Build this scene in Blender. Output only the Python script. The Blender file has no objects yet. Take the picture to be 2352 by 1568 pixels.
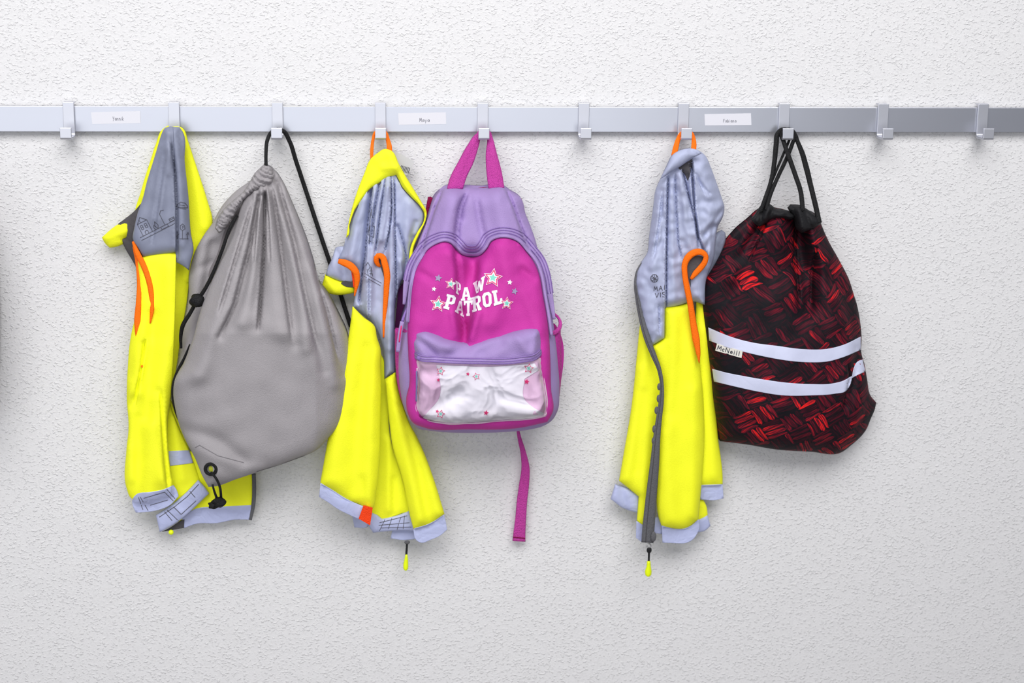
import bpy, math, random
import numpy as np
from mathutils import Vector, Matrix, Euler
from mathutils.geometry import delaunay_2d_cdt

S = bpy.context.scene
COL = S.collection
W, H, F = 2352, 1568, 3900.0
MM = 0.001

# ---------------------------------------------------------------- camera
CAMLOC = Vector((0.0, -2.03, 1.42))
cd = bpy.data.cameras.new('camera')
cam = bpy.data.objects.new('camera', cd)
COL.objects.link(cam)
cam.location = CAMLOC
cam.rotation_euler = Euler((math.radians(90 - 13), math.radians(-0.5), math.radians(-4.4)), 'XYZ')
cd.sensor_width = 36.0
cd.lens = F / W * 36.0
cd.clip_start = 0.05
cd.dof.use_dof = True
cd.dof.focus_distance = 2.02
cd.dof.aperture_fstop = 4.0
S.camera = cam
RM = np.array(cam.rotation_euler.to_matrix())
CL = np.array(CAMLOC)

# ---------------------------------------------------------------- light
wd = bpy.data.worlds.new('world')
S.world = wd
wd.use_nodes = True
bg = wd.node_tree.nodes['Background']
bg.inputs[0].default_value = (0.86, 0.90, 1.0, 1)
bg.inputs[1].default_value = 0.185


def area(name, loc, target, sx, sy, power, color):
    l = bpy.data.lights.new(name, 'AREA')
    l.shape = 'RECTANGLE'
    l.size, l.size_y = sx, sy
    l.energy = power
    l.color = color
    o = bpy.data.objects.new(name, l)
    COL.objects.link(o)
    o.location = loc
    d = Vector(target) - Vector(loc)
    o.rotation_euler = d.to_track_quat('-Z', 'Y').to_euler()
    return o


area('window_light', (-0.95, -3.4, 1.15), (-0.7, 0.0, 1.0), 4.2, 2.0, 36, (0.95, 0.97, 1.0))
cl_ = area('ceiling_light', (0.0, -1.75, 2.6), (0.0, -0.0, 1.12), 2.6, 1.3, 19.8, (1.0, 0.985, 0.975))
cl_.data.spread = math.radians(92)

S.view_settings.view_transform = 'Standard'
S.view_settings.look = 'None'
S.view_settings.gamma = 1
S.view_settings.use_curve_mapping = False
S.view_settings.exposure = 0.07


# ---------------------------------------------------------------- geometry helpers
def P(px, py, d):
    """point(s) at distance d in front of the wall (y = -d) seen at photo pixel px, py"""
    px = np.asarray(px, float); py = np.asarray(py, float); d = np.asarray(d, float)
    vx = (px - W / 2) / F; vy = -(py - H / 2) / F; vz = -np.ones_like(vx)
    wx = RM[0, 0] * vx + RM[0, 1] * vy + RM[0, 2] * vz
    wy = RM[1, 0] * vx + RM[1, 1] * vy + RM[1, 2] * vz
    wz = RM[2, 0] * vx + RM[2, 1] * vy + RM[2, 2] * vz
    t = (-d - CL[1]) / wy
    return np.stack([CL[0] + wx * t, CL[1] + wy * t, CL[2] + wz * t], -1)


def spline(pts, closed=True, step=6.0, sharp=48):
    pts = [np.array(p[:2], float) for p in pts]
    n = len(pts)
    out = []
    cosl = math.cos(math.radians(sharp))
    tan = []
    for i in range(n):
        if not closed and i in (0, n - 1):
            tan.append(None); continue
        a = pts[i] - pts[i - 1]; b = pts[(i + 1) % n] - pts[i]
        la = np.linalg.norm(a); lb = np.linalg.norm(b)
        if la < 1e-6 or lb < 1e-6 or (a @ b) / (la * lb) < cosl:
            tan.append(None)
        else:
            t = a / la * lb + b / lb * la
            tan.append(t / (np.linalg.norm(t) + 1e-9))
    m = n if closed else n - 1
    for i in range(m):
        p0, p1 = pts[i], pts[(i + 1) % n]
        L = np.linalg.norm(p1 - p0)
        if L < 1e-6:
            continue
        c = (p1 - p0) / L
        t0 = tan[i] if tan[i] is not None else c
        t1 = tan[(i + 1) % n] if tan[(i + 1) % n] is not None else c
        k = max(1, int(round(L / step)))
        for j in range(k):
            s = j / k
            h00 = 2 * s ** 3 - 3 * s ** 2 + 1; h10 = s ** 3 - 2 * s ** 2 + s
            h01 = -2 * s ** 3 + 3 * s ** 2; h11 = s ** 3 - s ** 2
            out.append(h00 * p0 + h10 * L * t0 + h01 * p1 + h11 * L * t1)
    if not closed:
        out.append(pts[-1])
    return np.array(out)


def seg_dist(X, Y, poly, closed=True):
    """distance to a polyline and normalised arclength of nearest point"""
    A = poly; B = np.roll(poly, -1, 0) if closed else poly[1:]
    if not closed:
        A = poly[:-1]
    d = B - A
    L = np.hypot(d[:, 0], d[:, 1])
    cum = np.concatenate([[0], np.cumsum(L)])
    tot = cum[-1]
    best = np.full(X.shape, 1e18); arc = np.zeros(X.shape)
    for i in range(len(A)):
        if L[i] < 1e-9:
            continue
        t = ((X - A[i, 0]) * d[i, 0] + (Y - A[i, 1]) * d[i, 1]) / (L[i] ** 2)
        t = np.clip(t, 0, 1)
        q = (X - A[i, 0] - t * d[i, 0]) ** 2 + (Y - A[i, 1] - t * d[i, 1]) ** 2
        m = q < best
        best = np.where(m, q, best); arc = np.where(m, (cum[i] + t * L[i]) / tot, arc)
    return np.sqrt(best), arc


def inside(X, Y, poly):
    r = np.zeros(X.shape, bool)
    n = len(poly)
    j = n - 1
    for i in range(n):
        xi, yi = poly[i]; xj, yj = poly[j]
        if yi != yj:
            c = ((yi > Y) != (yj > Y)) & (X < (xj - xi) * (Y - yi) / (yj - yi) + xi)
            r ^= c
        j = i
    return r


class Surf:
    """depth of a cloth surface in front of the wall, in metres, over the photo plane"""
    def __init__(s, base, bulge=0.0, R=30, outline=None, folds=(), noise=(0, 60), seed=1, extra=None, power=1.0, laps=()):
        s.laps = laps
        s.base, s.bulge, s.R = base, bulge, R
        s.outline = spline(outline) if outline is not None else None
        s.folds = []
        for f in folds:
            pts, amp, wid = f
            if not isinstance(amp, tuple): amp = (amp, amp)
            if not isinstance(wid, tuple): wid = (wid, wid)
            s.folds.append((spline(pts, False, 15), amp, wid))
        s.namp, s.nsc = noise
        rnd = random.Random(seed)
        s.waves = [(rnd.uniform(0, 6.28), rnd.uniform(.6, 1.6), rnd.uniform(0, 6.28)) for _ in range(9)]
        s.extra = extra
        s.power = power

    def __call__(s, X, Y):
        X = np.asarray(X, float); Y = np.asarray(Y, float)
        D = np.full(X.shape, float(s.base))
        if s.bulge and s.outline is not None:
            dist, _ = seg_dist(X, Y, s.outline)
            dist = np.where(inside(X, Y, s.outline), dist, 0)
            r = np.clip(dist / s.R, 0, 1)
            D = D + s.bulge * np.sqrt(np.clip(r * (2 - r), 0, 1)) ** s.power
        for pl, amp, wid in s.folds:
            d, t = seg_dist(X, Y, pl, False)
            a = amp[0] + (amp[1] - amp[0]) * t
            w = wid[0] + (wid[1] - wid[0]) * t
            D = D + a * MM * np.exp(-(d / w) ** 2)
        for pts, amp, w, WW in s.laps:
            # one fold of cloth lapping over the next: slow rise to the line, then a sharp drop
            # (amp > 0: the cloth left of the line lies on top; < 0: the cloth right of it)
            pa = np.array(pts, float)
            xl = np.interp(Y, pa[:, 1], pa[:, 0])
            sd = X - xl
            if amp < 0: sd = -sd
            y0, y1 = pa[0, 1], pa[-1, 1]
            fade = np.clip((Y - y0 + 8) / 22, 0, 1) * np.clip((y1 + 8 - Y) / 40, 0, 1)
            D = D + abs(amp) * MM * fade * np.exp(-np.abs(sd) / WW) / (1 + np.exp(np.clip(sd / w * 3, -30, 30)))
            D = D - abs(amp) * 1.45 * MM * fade * np.exp(-((sd - w * .7) / (w * .8)) ** 2)
        if s.namp:
            N = np.zeros(X.shape)
            for a, k, ph in s.waves:
                kk = 6.283 / s.nsc * k
                N += np.sin(kk * (X * math.cos(a) + Y * math.sin(a)) + ph + 1.3 * np.sin(kk * .6 * (Y * math.cos(a) - X * math.sin(a)) + 2 * ph))
            D = D + s.namp * MM * N / 3
        if s.extra is not None:
            D = D + s.extra(X, Y) * MM
        return D


def depth_of(surf, X, Y):
    if callable(surf):
        return surf(X, Y)
    return np.full(np.shape(X), float(surf))


def link(name, me, mat, parent, smooth=True):
    if name in ('tape', 'woven_label', 'care_tag', 'side_tab'): smooth = False
    o = bpy.data.objects.new(name, me)
    COL.objects.link(o)
    if mat is not None:
        me.materials.append(mat)
    if parent is not None:
        o.parent = parent
        off = Vector((0, 0, 0))
        p = parent
        while p is not None:
            off += p.location
            p = p.parent
        me.transform(Matrix.Translation(-off))
    if smooth:
        me.polygons.foreach_set('use_smooth', [True] * len(me.polygons))
    me.update()
    return o


def tri_fill(outl, res, laps=()):
    x0, y0 = outl.min(0); x1, y1 = outl.max(0)
    gx = np.arange(x0 + res * .5, x1, res); gy = np.arange(y0 + res * .5, y1, res * .87)
    X, Y = np.meshgrid(gx, gy)
    X[1::2] += res * .5
    X = X.ravel(); Y = Y.ravel()
    d, _ = seg_dist(X, Y, outl)
    m = inside(X, Y, outl) & (d > max(4.5, res * .8))
    pts = [np.stack([X[m], Y[m]], 1)]
    # rings near the border for a crisp rounded edge
    nx = np.roll(outl, -1, 0) - np.roll(outl, 1, 0)
    nn = np.stack([-nx[:, 1], nx[:, 0]], 1)
    nn /= (np.linalg.norm(nn, axis=1)[:, None] + 1e-9)
    area2 = np.sum(outl[:, 0] * np.roll(outl[:, 1], -1) - np.roll(outl[:, 0], -1) * outl[:, 1])
    if area2 < 0: nn = -nn
    for off in (1.3, 3.4):
        q = outl + nn * off
        dq, _ = seg_dist(q[:, 0], q[:, 1], outl)
        mm = inside(q[:, 0], q[:, 1], outl) & (dq > off * .85)
        pts.append(q[mm])
    for lp, amp, w, WW in laps:   # fine rows of points along each fold edge
        c = spline(lp, False, 4, 89)
        for off in (-w * 1.6, -w * .6, 0, w * .7, w * 1.6, w * 2.6):
            q = c + np.array([off * (1 if amp > 0 else -1), 0])
            dq, _ = seg_dist(q[:, 0], q[:, 1], outl)
            pts.append(q[inside(q[:, 0], q[:, 1], outl) & (dq > 1.5)])
    inner = np.concatenate(pts)
    allp = np.concatenate([outl, inner])
    vs = [Vector((float(p[0]), -float(p[1]))) for p in allp]
    r = delaunay_2d_cdt(vs, [], [list(range(len(outl)))], 1, 1e-3)
    V = np.array([[v[0], -v[1]] for v in r[0]])
    return V, r[2]


def sheet(name, pts, surf, mat, parent, thick=1.6, res=7, lift=0.0, smooth_outline=True, step=6, sharp=48, back=None):
    """closed cloth piece: outline filled finely, laid on a depth surface, with a back and an edge.
    thick in mm; back: depth surface of the rear side if it is a stuffed body"""
    outl = spline(pts, True, step, sharp) if smooth_outline else np.array(pts, float)
    V, T = tri_fill(outl, res, getattr(surf, 'laps', ()))
    D = depth_of(surf, V[:, 0], V[:, 1]) + lift * MM
    front = P(V[:, 0], V[:, 1], D)
    if back is None:
        Db = D - thick * MM
    else:
        Db = np.minimum(depth_of(back, V[:, 0], V[:, 1]), D - 0.0008)
    Db = np.maximum(Db, 0.0015)
    # the back keeps the front's x and z, only its depth differs
    rear = front.copy(); rear[:, 1] = -Db
    n = len(V)
    faces = [tuple(t) for t in T]
    ecount = {}
    for t in T:
        for a, b in zip(t, list(t[1:]) + [t[0]]):
            ecount[(a, b)] = 1
    fb = [tuple(n + i for i in reversed(t)) for t in T]
    side = []
    for (a, b) in ecount:
        if (b, a) not in ecount:
            side.append((b, a, n + a, n + b))
    me = bpy.data.meshes.new(name)
    me.from_pydata(np.concatenate([front, rear]).tolist(), [], faces + fb + side)
    return link(name, me, mat, parent)


def ribbon(name, pts, surf, mat, parent, thick=1.2, lift=0.0, step=5, sides=10, closed=False, power=.7):
    """flattened band along a centre line; pts (x, y, width_px[, depth_m])"""
    c = spline([p[:2] for p in pts], closed, step, 89)
    base = np.array([p[:2] for p in pts], float)
    # width (and depth) interpolated by nearest arclength
    seg = np.hypot(*(np.diff(base, axis=0)).T)
    cum = np.concatenate([[0], np.cumsum(seg)]); cum /= cum[-1]
    sc = np.concatenate([[0], np.cumsum(np.hypot(*(np.diff(c, axis=0)).T))]); sc /= sc[-1]
    wv = np.interp(sc, cum, [p[2] for p in pts])
    dep = np.interp(sc, cum, [p[3] for p in pts]) if len(pts[0]) > 3 else None
    t = np.gradient(c, axis=0)
    t /= (np.linalg.norm(t, axis=1)[:, None] + 1e-9)
    nrm = np.stack([-t[:, 1], t[:, 0]], 1)
    verts = []
    for k in range(sides):
        a = 2 * math.pi * k / sides
        ca = math.copysign(abs(math.cos(a)) ** power, math.cos(a)); sa = math.copysign(abs(math.sin(a)) ** power, math.sin(a))
        q = c + nrm * (wv[:, None] * .5 * ca)
        base_d = dep if dep is not None else depth_of(surf, q[:, 0], q[:, 1])
        hh = thick * .5 * MM
        verts.append(P(q[:, 0], q[:, 1], np.maximum(base_d + lift * MM + hh * sa, .001)))
    verts = np.stack(verts, 1)
    m = len(c)
    faces = []
    for i in range(m - 1):
        for k in range(sides):
            k2 = (k + 1) % sides
            faces.append((i * sides + k, i * sides + k2, (i + 1) * sides + k2, (i + 1) * sides + k))
    faces.append(tuple(range(sides))[::-1])
    faces.append(tuple((m - 1) * sides + k for k in range(sides)))
    me = bpy.data.meshes.new(name)
    me.from_pydata(verts.reshape(-1, 3).tolist(), [], faces)
    o = link(name, me, mat, parent)
    fixn(me)
    return o


def cord(name, pts, mat, parent, dep=None):
    """round cord; pts (x, y, width_px, depth_m)"""
    wm = sum(p[2] for p in pts) / len(pts)
    return ribbon(name, pts, None, mat, parent, thick=wm * .53, power=1.0, sides=10)


def fixn(me):
    import bmesh
    bm = bmesh.new(); bm.from_mesh(me)
    bmesh.ops.recalc_face_normals(bm, faces=bm.faces)
    bm.to_mesh(me); bm.free()


def decal(name, polys, surf, mat, parent, lift=0.5, res=10, as_mesh=True):
    """flat print on cloth: list of polygons (px) joined in one thin mesh"""
    VV = []; FF = []
    for pl in polys:
        outl = spline(pl, True, 6, 1)
        x0, y0 = outl.min(0); x1, y1 = outl.max(0)
        gx = np.arange(x0 + 3, x1, res); gy = np.arange(y0 + 3, y1, res)
        X, Y = np.meshgrid(gx, gy); X = X.ravel(); Y = Y.ravel()
        if len(X):
            d, _ = seg_dist(X, Y, outl)
            m = inside(X, Y, outl) & (d > 2)
            allp = np.concatenate([outl, np.stack([X[m], Y[m]], 1)])
        else:
            allp = outl
        r = delaunay_2d_cdt([Vector((float(a), -float(b))) for a, b in allp], [], [list(range(len(outl)))], 1, 1e-4)
        off = len(VV)
        V = np.array([[v[0], -v[1]] for v in r[0]])
        D = depth_of(surf, V[:, 0], V[:, 1]) + lift * MM
        VV += P(V[:, 0], V[:, 1], D).tolist()
        FF += [tuple(off + i for i in f) for f in r[2]]
    me = bpy.data.meshes.new(name)
    me.from_pydata(VV, [], FF)
    return link(name, me, mat, parent)


def strokes(lines, w=1.3):
    """polylines -> thin quads (px) for line drawings"""
    out = []
    for l in lines:
        for (a, b) in zip(l[:-1], l[1:]):
            a = np.array(a, float); b = np.array(b, float)
            d = b - a; L = np.linalg.norm(d)
            if L < 1e-6: continue
            d /= L; n = np.array([-d[1], d[0]]) * w / 2
            e = d * w * .3
            out.append([a - e + n, b + e + n, b + e - n, a - e - n])
    return out


def quadmap(lines, q):
    """lines in a unit square (x right, y down) mapped into a px quad TL TR BR BL"""
    TL, TR, BR, BL = [np.array(p, float) for p in q]
    return [[tuple((TL * (1 - u) + TR * u) * (1 - v) + (BL * (1 - u) + BR * u) * v) for (u, v) in l] for l in lines]


def ball(name, px, py, d, rx, ry, rz, mat, parent, bumps=0.0, seed=0, seg=20):
    """small rounded solid; radii rx, ry(depth), rz in mm"""
    c = P(px, py, d)
    rnd = random.Random(seed)
    ph = [(rnd.uniform(2, 5), rnd.uniform(2, 5), rnd.uniform(0, 6)) for _ in range(3)]
    vs = []; fs = []
    n = seg // 2
    for i in range(n + 1):
        th = math.pi * i / n
        for j in range(seg):
            a = 2 * math.pi * j / seg
            k = 1 + bumps * sum(math.sin(p * th + q * a + r) for p, q, r in ph) / 2 * math.sin(th)
            vs.append((c[0] + rx * MM * k * math.sin(th) * math.cos(a), c[1] + ry * MM * k * math.sin(th) * math.sin(a), c[2] + rz * MM * k * math.cos(th)))
    for i in range(n):
        for j in range(seg):
            j2 = (j + 1) % seg
            fs.append((i * seg + j, i * seg + j2, (i + 1) * seg + j2, (i + 1) * seg + j))
    me = bpy.data.meshes.new(name)
    me.from_pydata(vs, [], fs)
    import bmesh
    bm = bmesh.new(); bm.from_mesh(me)
    bmesh.ops.remove_doubles(bm, verts=bm.verts, dist=1e-6)
    bmesh.ops.recalc_face_normals(bm, faces=bm.faces)
    bm.to_mesh(me); bm.free()
    return link(name, me, mat, parent)


def ring(name, px, py, d, R, r, mat, parent, seg=28, sides=10):
    c = P(px, py, d)
    vs = []; fs = []
    for i in range(seg):
        a = 2 * math.pi * i / seg
        for k in range(sides):
            b = 2 * math.pi * k / sides
            rr = R + r * math.cos(b)
            vs.append((c[0] + rr * MM * math.cos(a), c[1] - r * MM * math.sin(b), c[2] + rr * MM * math.sin(a)))
    for i in range(seg):
        for k in range(sides):
            i2 = (i + 1) % seg; k2 = (k + 1) % sides
            fs.append((i * sides + k, i2 * sides + k, i2 * sides + k2, i * sides + k2))
    me = bpy.data.meshes.new(name)
    me.from_pydata(vs, [], fs)
    fixn(me)
    return link(name, me, mat, parent)


def thing(name, label, cat, px, py, d, group=None):
    o = bpy.data.objects.new(name, None)
    COL.objects.link(o)
    o.empty_display_size = 0.03
    o.location = Vector(P(px, py, d).tolist())
    o['label'] = label; o['category'] = cat
    if group: o['group'] = group
    return o


def tag(o, label, cat=None, group=None):
    o['label'] = label
    if cat: o['category'] = cat
    if group: o['group'] = group
    return o


# ---------------------------------------------------------------- materials
def new_mat(name):
    m = bpy.data.materials.new(name)
    m.use_nodes = True
    nt = m.node_tree
    b = nt.nodes['Principled BSDF']
    return m, nt, b


def nd(nt, typ, ins=None, **props):
    n = nt.nodes.new(typ)
    for k, v in props.items():
        setattr(n, k, v)
    if ins:
        for k, v in ins.items():
            if hasattr(v, 'is_output'):
                nt.links.new(v, n.inputs[k])
            else:
                n.inputs[k].default_value = v
    return n


def mth(nt, op, a, b=0.0, c=None):
    ins = {0: a, 1: b}
    if c is not None: ins[2] = c
    return nd(nt, 'ShaderNodeMath', ins, operation=op).outputs[0]


def cloth(name, col, rough=.8, metallic=0.0, crumple=(0, 60), weave=0.15, vary=0.06, sheen=0.0, spec=.3, wrinkle_stretch=(1, 1, 1), coat=0.0):
    m, nt, b = new_mat(name)
    tc = nd(nt, 'ShaderNodeTexCoord').outputs['Object']
    nz = nd(nt, 'ShaderNodeTexNoise', {'Vector': tc, 'Scale': 35.0, 'Detail': 4.0})
    mr = nd(nt, 'ShaderNodeMapRange', {'Value': nz.outputs[0], 'From Min': .3, 'From Max': .7, 'To Min': 1 - vary, 'To Max': 1 + vary})
    mix = nd(nt, 'ShaderNodeVectorMath', {0: (col[0], col[1], col[2]), 3: mr.outputs[0]}, operation='SCALE')
    nt.links.new(mix.outputs[0], b.inputs['Base Color'])
    b.inputs['Roughness'].default_value = rough
    b.inputs['Metallic'].default_value = metallic
    b.inputs['Specular IOR Level'].default_value = spec
    b.inputs['Sheen Weight'].default_value = sheen
    b.inputs['Coat Weight'].default_value = coat
    wn = nd(nt, 'ShaderNodeTexNoise', {'Vector': tc, 'Scale': 900.0, 'Detail': 1.0})
    h = mth(nt, 'MULTIPLY', wn.outputs[0], weave * .0006)
    if crumple[0]:
        mp = nd(nt, 'ShaderNodeMapping', {'Vector': tc, 'Scale': wrinkle_stretch})
        cn = nd(nt, 'ShaderNodeTexNoise', {'Vector': mp.outputs[0], 'Scale': crumple[1], 'Detail': 3.0, 'Distortion': .6})
        r = mth(nt, 'ABSOLUTE', mth(nt, 'SUBTRACT', cn.outputs[0], .5))
        h = mth(nt, 'ADD', h, mth(nt, 'MULTIPLY', r, crumple[0] * .004))
    bp = nd(nt, 'ShaderNodeBump', {'Height': h, 'Strength': 1.0, 'Distance': 1.0})
    nt.links.new(bp.outputs[0], b.inputs['Normal'])
    return m


def plain(name, col, rough=.6, metallic=0.0, spec=.5):
    m, nt, b = new_mat(name)
    b.inputs['Base Color'].default_value = (*col, 1)
    b.inputs['Roughness'].default_value = rough
    b.inputs['Metallic'].default_value = metallic
    b.inputs['Specular IOR Level'].default_value = spec
    return m


def wall_mat():
    m, nt, b = new_mat('rough_plaster')
    tc = nd(nt, 'ShaderNodeTexCoord').outputs['Object']
    b.inputs['Roughness'].default_value = .85
    b.inputs['Specular IOR Level'].default_value = .15
    warp = nd(nt, 'ShaderNodeTexNoise', {'Vector': tc, 'Scale': 150.0, 'Detail': 2.0})
    wv = nd(nt, 'ShaderNodeVectorMath', {0: warp.outputs['Color'], 3: .0025}, operation='SCALE')
    co = nd(nt, 'ShaderNodeVectorMath', {0: tc, 1: wv.outputs[0]}, operation='ADD')
    mp = nd(nt, 'ShaderNodeMapping', {'Vector': co.outputs[0], 'Rotation': (0, .75, 0), 'Scale': (.85, 1, 1.25)})
    n1 = nd(nt, 'ShaderNodeTexNoise', {'Vector': mp.outputs[0], 'Scale': 330.0, 'Detail': 1.8, 'Roughness': .5})
    n2 = nd(nt, 'ShaderNodeTexNoise', {'Vector': co.outputs[0], 'Scale': 420.0, 'Detail': 2.0})
    n3 = nd(nt, 'ShaderNodeTexNoise', {'Vector': tc, 'Scale': 14.0, 'Detail': 2.0})
    r1 = nd(nt, 'ShaderNodeMapRange', {'Value': n1.outputs[0], 'From Min': .50, 'From Max': .76}, interpolation_type='SMOOTHSTEP')
    h = mth(nt, 'MULTIPLY', r1.outputs[0], .0009)
    h = mth(nt, 'ADD', h, mth(nt, 'MULTIPLY', n2.outputs[0], .00025))
    h = mth(nt, 'ADD', h, mth(nt, 'MULTIPLY', n3.outputs[0], .002))
    bp = nd(nt, 'ShaderNodeBump', {'Height': h, 'Strength': .8, 'Distance': 1.0})
    nt.links.new(bp.outputs[0], b.inputs['Normal'])
    cr = nd(nt, 'ShaderNodeMapRange', {'Value': n1.outputs[0], 'From Min': .30, 'From Max': .48, 'To Min': .93, 'To Max': 1.0})
    c = nd(nt, 'ShaderNodeVectorMath', {0: (.775, .77, .78), 3: cr.outputs[0]}, operation='SCALE')
    nt.links.new(c.outputs[0], b.inputs['Base Color'])
    return m


def metal_mat(name, col, rough, aniso=True):
    m, nt, b = new_mat(name)
    tc = nd(nt, 'ShaderNodeTexCoord').outputs['Object']
    mp = nd(nt, 'ShaderNodeMapping', {'Vector': tc, 'Scale': (6, 6, 2500)})
    n = nd(nt, 'ShaderNodeTexNoise', {'Vector': mp.outputs[0], 'Scale': 1.0, 'Detail': 2.0})
    r = nd(nt, 'ShaderNodeMapRange', {'Value': n.outputs[0], 'To Min': rough - .04, 'To Max': rough + .04})
    nt.links.new(r.outputs[0], b.inputs['Roughness'])
    b.inputs['Base Color'].default_value = (*col, 1)
    b.inputs['Metallic'].default_value = .85
    return m


def weave_print_mat():
    """black cloth printed with bundles of red brush strands in a basket weave"""
    m, nt, b = new_mat('red_strand_print')
    tc = nd(nt, 'ShaderNodeTexCoord').outputs['Object']
    wn = nd(nt, 'ShaderNodeTexNoise', {'Vector': tc, 'Scale': 13.0, 'Detail': 2.5})
    wsub = nd(nt, 'ShaderNodeVectorMath', {0: wn.outputs['Color'], 1: (.5, .5, .5)}, operation='SUBTRACT')
    wv = nd(nt, 'ShaderNodeVectorMath', {0: wsub.outputs[0], 3: .024}, operation='SCALE')
    co = nd(nt, 'ShaderNodeVectorMath', {0: tc, 1: wv.outputs[0]}, operation='ADD')
    sp = nd(nt, 'ShaderNodeSeparateXYZ', {0: co.outputs[0]})
    x, z = sp.outputs[0], sp.outputs[2]
    a = math.radians(33); k = 1 / .0245
    u = mth(nt, 'ADD', mth(nt, 'MULTIPLY', x, math.cos(a) * k), mth(nt, 'MULTIPLY', z, math.sin(a) * k))
    v = mth(nt, 'SUBTRACT', mth(nt, 'MULTIPLY', z, math.cos(a) * k), mth(nt, 'MULTIPLY', x, math.sin(a) * k))
    u = mth(nt, 'ADD', u, 50.0); v = mth(nt, 'ADD', v, 50.0)
    fu = mth(nt, 'FLOOR', u); fv = mth(nt, 'FLOOR', v)
    su = mth(nt, 'FRACT', u); sv = mth(nt, 'FRACT', v)
    par = mth(nt, 'MODULO', mth(nt, 'ADD', fu, fv), 2.0)
    def sel(p, q):  # par ? p : q
        return mth(nt, 'ADD', mth(nt, 'MULTIPLY', par, p), mth(nt, 'MULTIPLY', mth(nt, 'SUBTRACT', 1.0, par), q))
    along = sel(su, sv); across = sel(sv, su)
    alongG = sel(u, v); acrossG = sel(v, u)
    ac4 = mth(nt, 'ADD', mth(nt, 'MULTIPLY', across, 3.4), mth(nt, 'MULTIPLY', along, .6))
    idx = mth(nt, 'FLOOR', ac4)
    cv = nd(nt, 'ShaderNodeCombineXYZ', {0: fu, 1: fv, 2: idx})
    wh = nd(nt, 'ShaderNodeTexWhiteNoise', {'Vector': cv.outputs[0]}, noise_dimensions='3D').outputs['Value']
    cv2 = nd(nt, 'ShaderNodeCombineXYZ', {0: fu, 1: fv, 2: 7.0})
    wh2 = nd(nt, 'ShaderNodeTexWhiteNoise', {'Vector': cv2.outputs[0]}, noise_dimensions='3D').outputs['Value']
    # strand width narrows to its ends, gap between strands
    t = mth(nt, 'ABSOLUTE', mth(nt, 'SUBTRACT', mth(nt, 'FRACT', ac4), .5))
    e = mth(nt, 'ABSOLUTE', mth(nt, 'SUBTRACT', along, .5))
    lim = mth(nt, 'SUBTRACT', .50, mth(nt, 'MULTIPLY', mth(nt, 'POWER', mth(nt, 'MULTIPLY', e, 2.0), 7.0), .42))
    mask = nd(nt, 'ShaderNodeMapRange', {'Value': mth(nt, 'SUBTRACT', lim, t), 'From Min': 0.0, 'From Max': .16}).outputs[0]
    sv3 = nd(nt, 'ShaderNodeCombineXYZ', {0: mth(nt, 'MULTIPLY', acrossG, 17.0), 1: mth(nt, 'MULTIPLY', alongG, 1.0), 2: par})
    st = nd(nt, 'ShaderNodeTexNoise', {'Vector': sv3.outputs[0], 'Scale': 1.0, 'Detail': 2.0}).outputs[0]
    st = nd(nt, 'ShaderNodeMapRange', {'Value': st, 'From Min': .38, 'From Max': .66}).outputs[0]
    big = nd(nt, 'ShaderNodeTexNoise', {'Vector': tc, 'Scale': 26.0, 'Detail': 1.0}).outputs[0]
    big = nd(nt, 'ShaderNodeMapRange', {'Value': big, 'From Min': .36, 'From Max': .58, 'To Min': .45, 'To Max': 1.0}).outputs[0]
    val = mth(nt, 'MULTIPLY', mth(nt, 'ADD', .22, mth(nt, 'MULTIPLY', mth(nt, 'POWER', wh, 1.6), .95)), mth(nt, 'ADD', .25, mth(nt, 'MULTIPLY', st, .85)))
    val = mth(nt, 'MULTIPLY', mth(nt, 'MULTIPLY', val, mask), mth(nt, 'MULTIPLY', big, mth(nt, 'ADD', .55, mth(nt, 'MULTIPLY', wh2, .6))))
    cr = nd(nt, 'ShaderNodeValToRGB', {0: val})
    el = cr.color_ramp.elements
    el[0].position = 0.04; el[0].color = (.003, .003, .006, 1)
    el[1].position = .85; el[1].color = (.80, .012, .012, 1)
    for p, c in ((.16, (.035, .001, .008, 1)), (.36, (.11, .003, .014, 1)), (.58, (.28, .006, .015, 1))):
        q = el.new(p); q.color = c
    nt.links.new(cr.outputs[0], b.inputs['Base Color'])
    b.inputs['Roughness'].default_value = .75
    b.inputs['Specular IOR Level'].default_value = .25
    cn = nd(nt, 'ShaderNodeTexNoise', {'Vector': tc, 'Scale': 70.0, 'Detail': 3.0})
    bp = nd(nt, 'ShaderNodeBump', {'Height': mth(nt, 'MULTIPLY', cn.outputs[0], .0015), 'Strength': 1.0, 'Distance': 1.0})
    nt.links.new(bp.outputs[0], b.inputs['Normal'])
    return m


def mesh_net_mat():
    m, nt, b = new_mat('magenta_net')
    tc = nd(nt, 'ShaderNodeTexCoord').outputs['Object']
    sp = nd(nt, 'ShaderNodeSeparateXYZ', {0: tc})
    k = 6.283 / .0032
    p = mth(nt, 'SINE', mth(nt, 'MULTIPLY', mth(nt, 'ADD', sp.outputs[0], sp.outputs[2]), k))
    q = mth(nt, 'SINE', mth(nt, 'MULTIPLY', mth(nt, 'SUBTRACT', sp.outputs[0], sp.outputs[2]), k))
    h = mth(nt, 'MULTIPLY', p, q)
    al = nd(nt, 'ShaderNodeMapRange', {'Value': h, 'From Min': .25, 'From Max': .5, 'To Min': 1.0, 'To Max': .25}).outputs[0]
    nt.links.new(al, b.inputs['Alpha'])
    b.inputs['Base Color'].default_value = (.52, .035, .33, 1)
    b.inputs['Roughness'].default_value = .7
    return m


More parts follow.
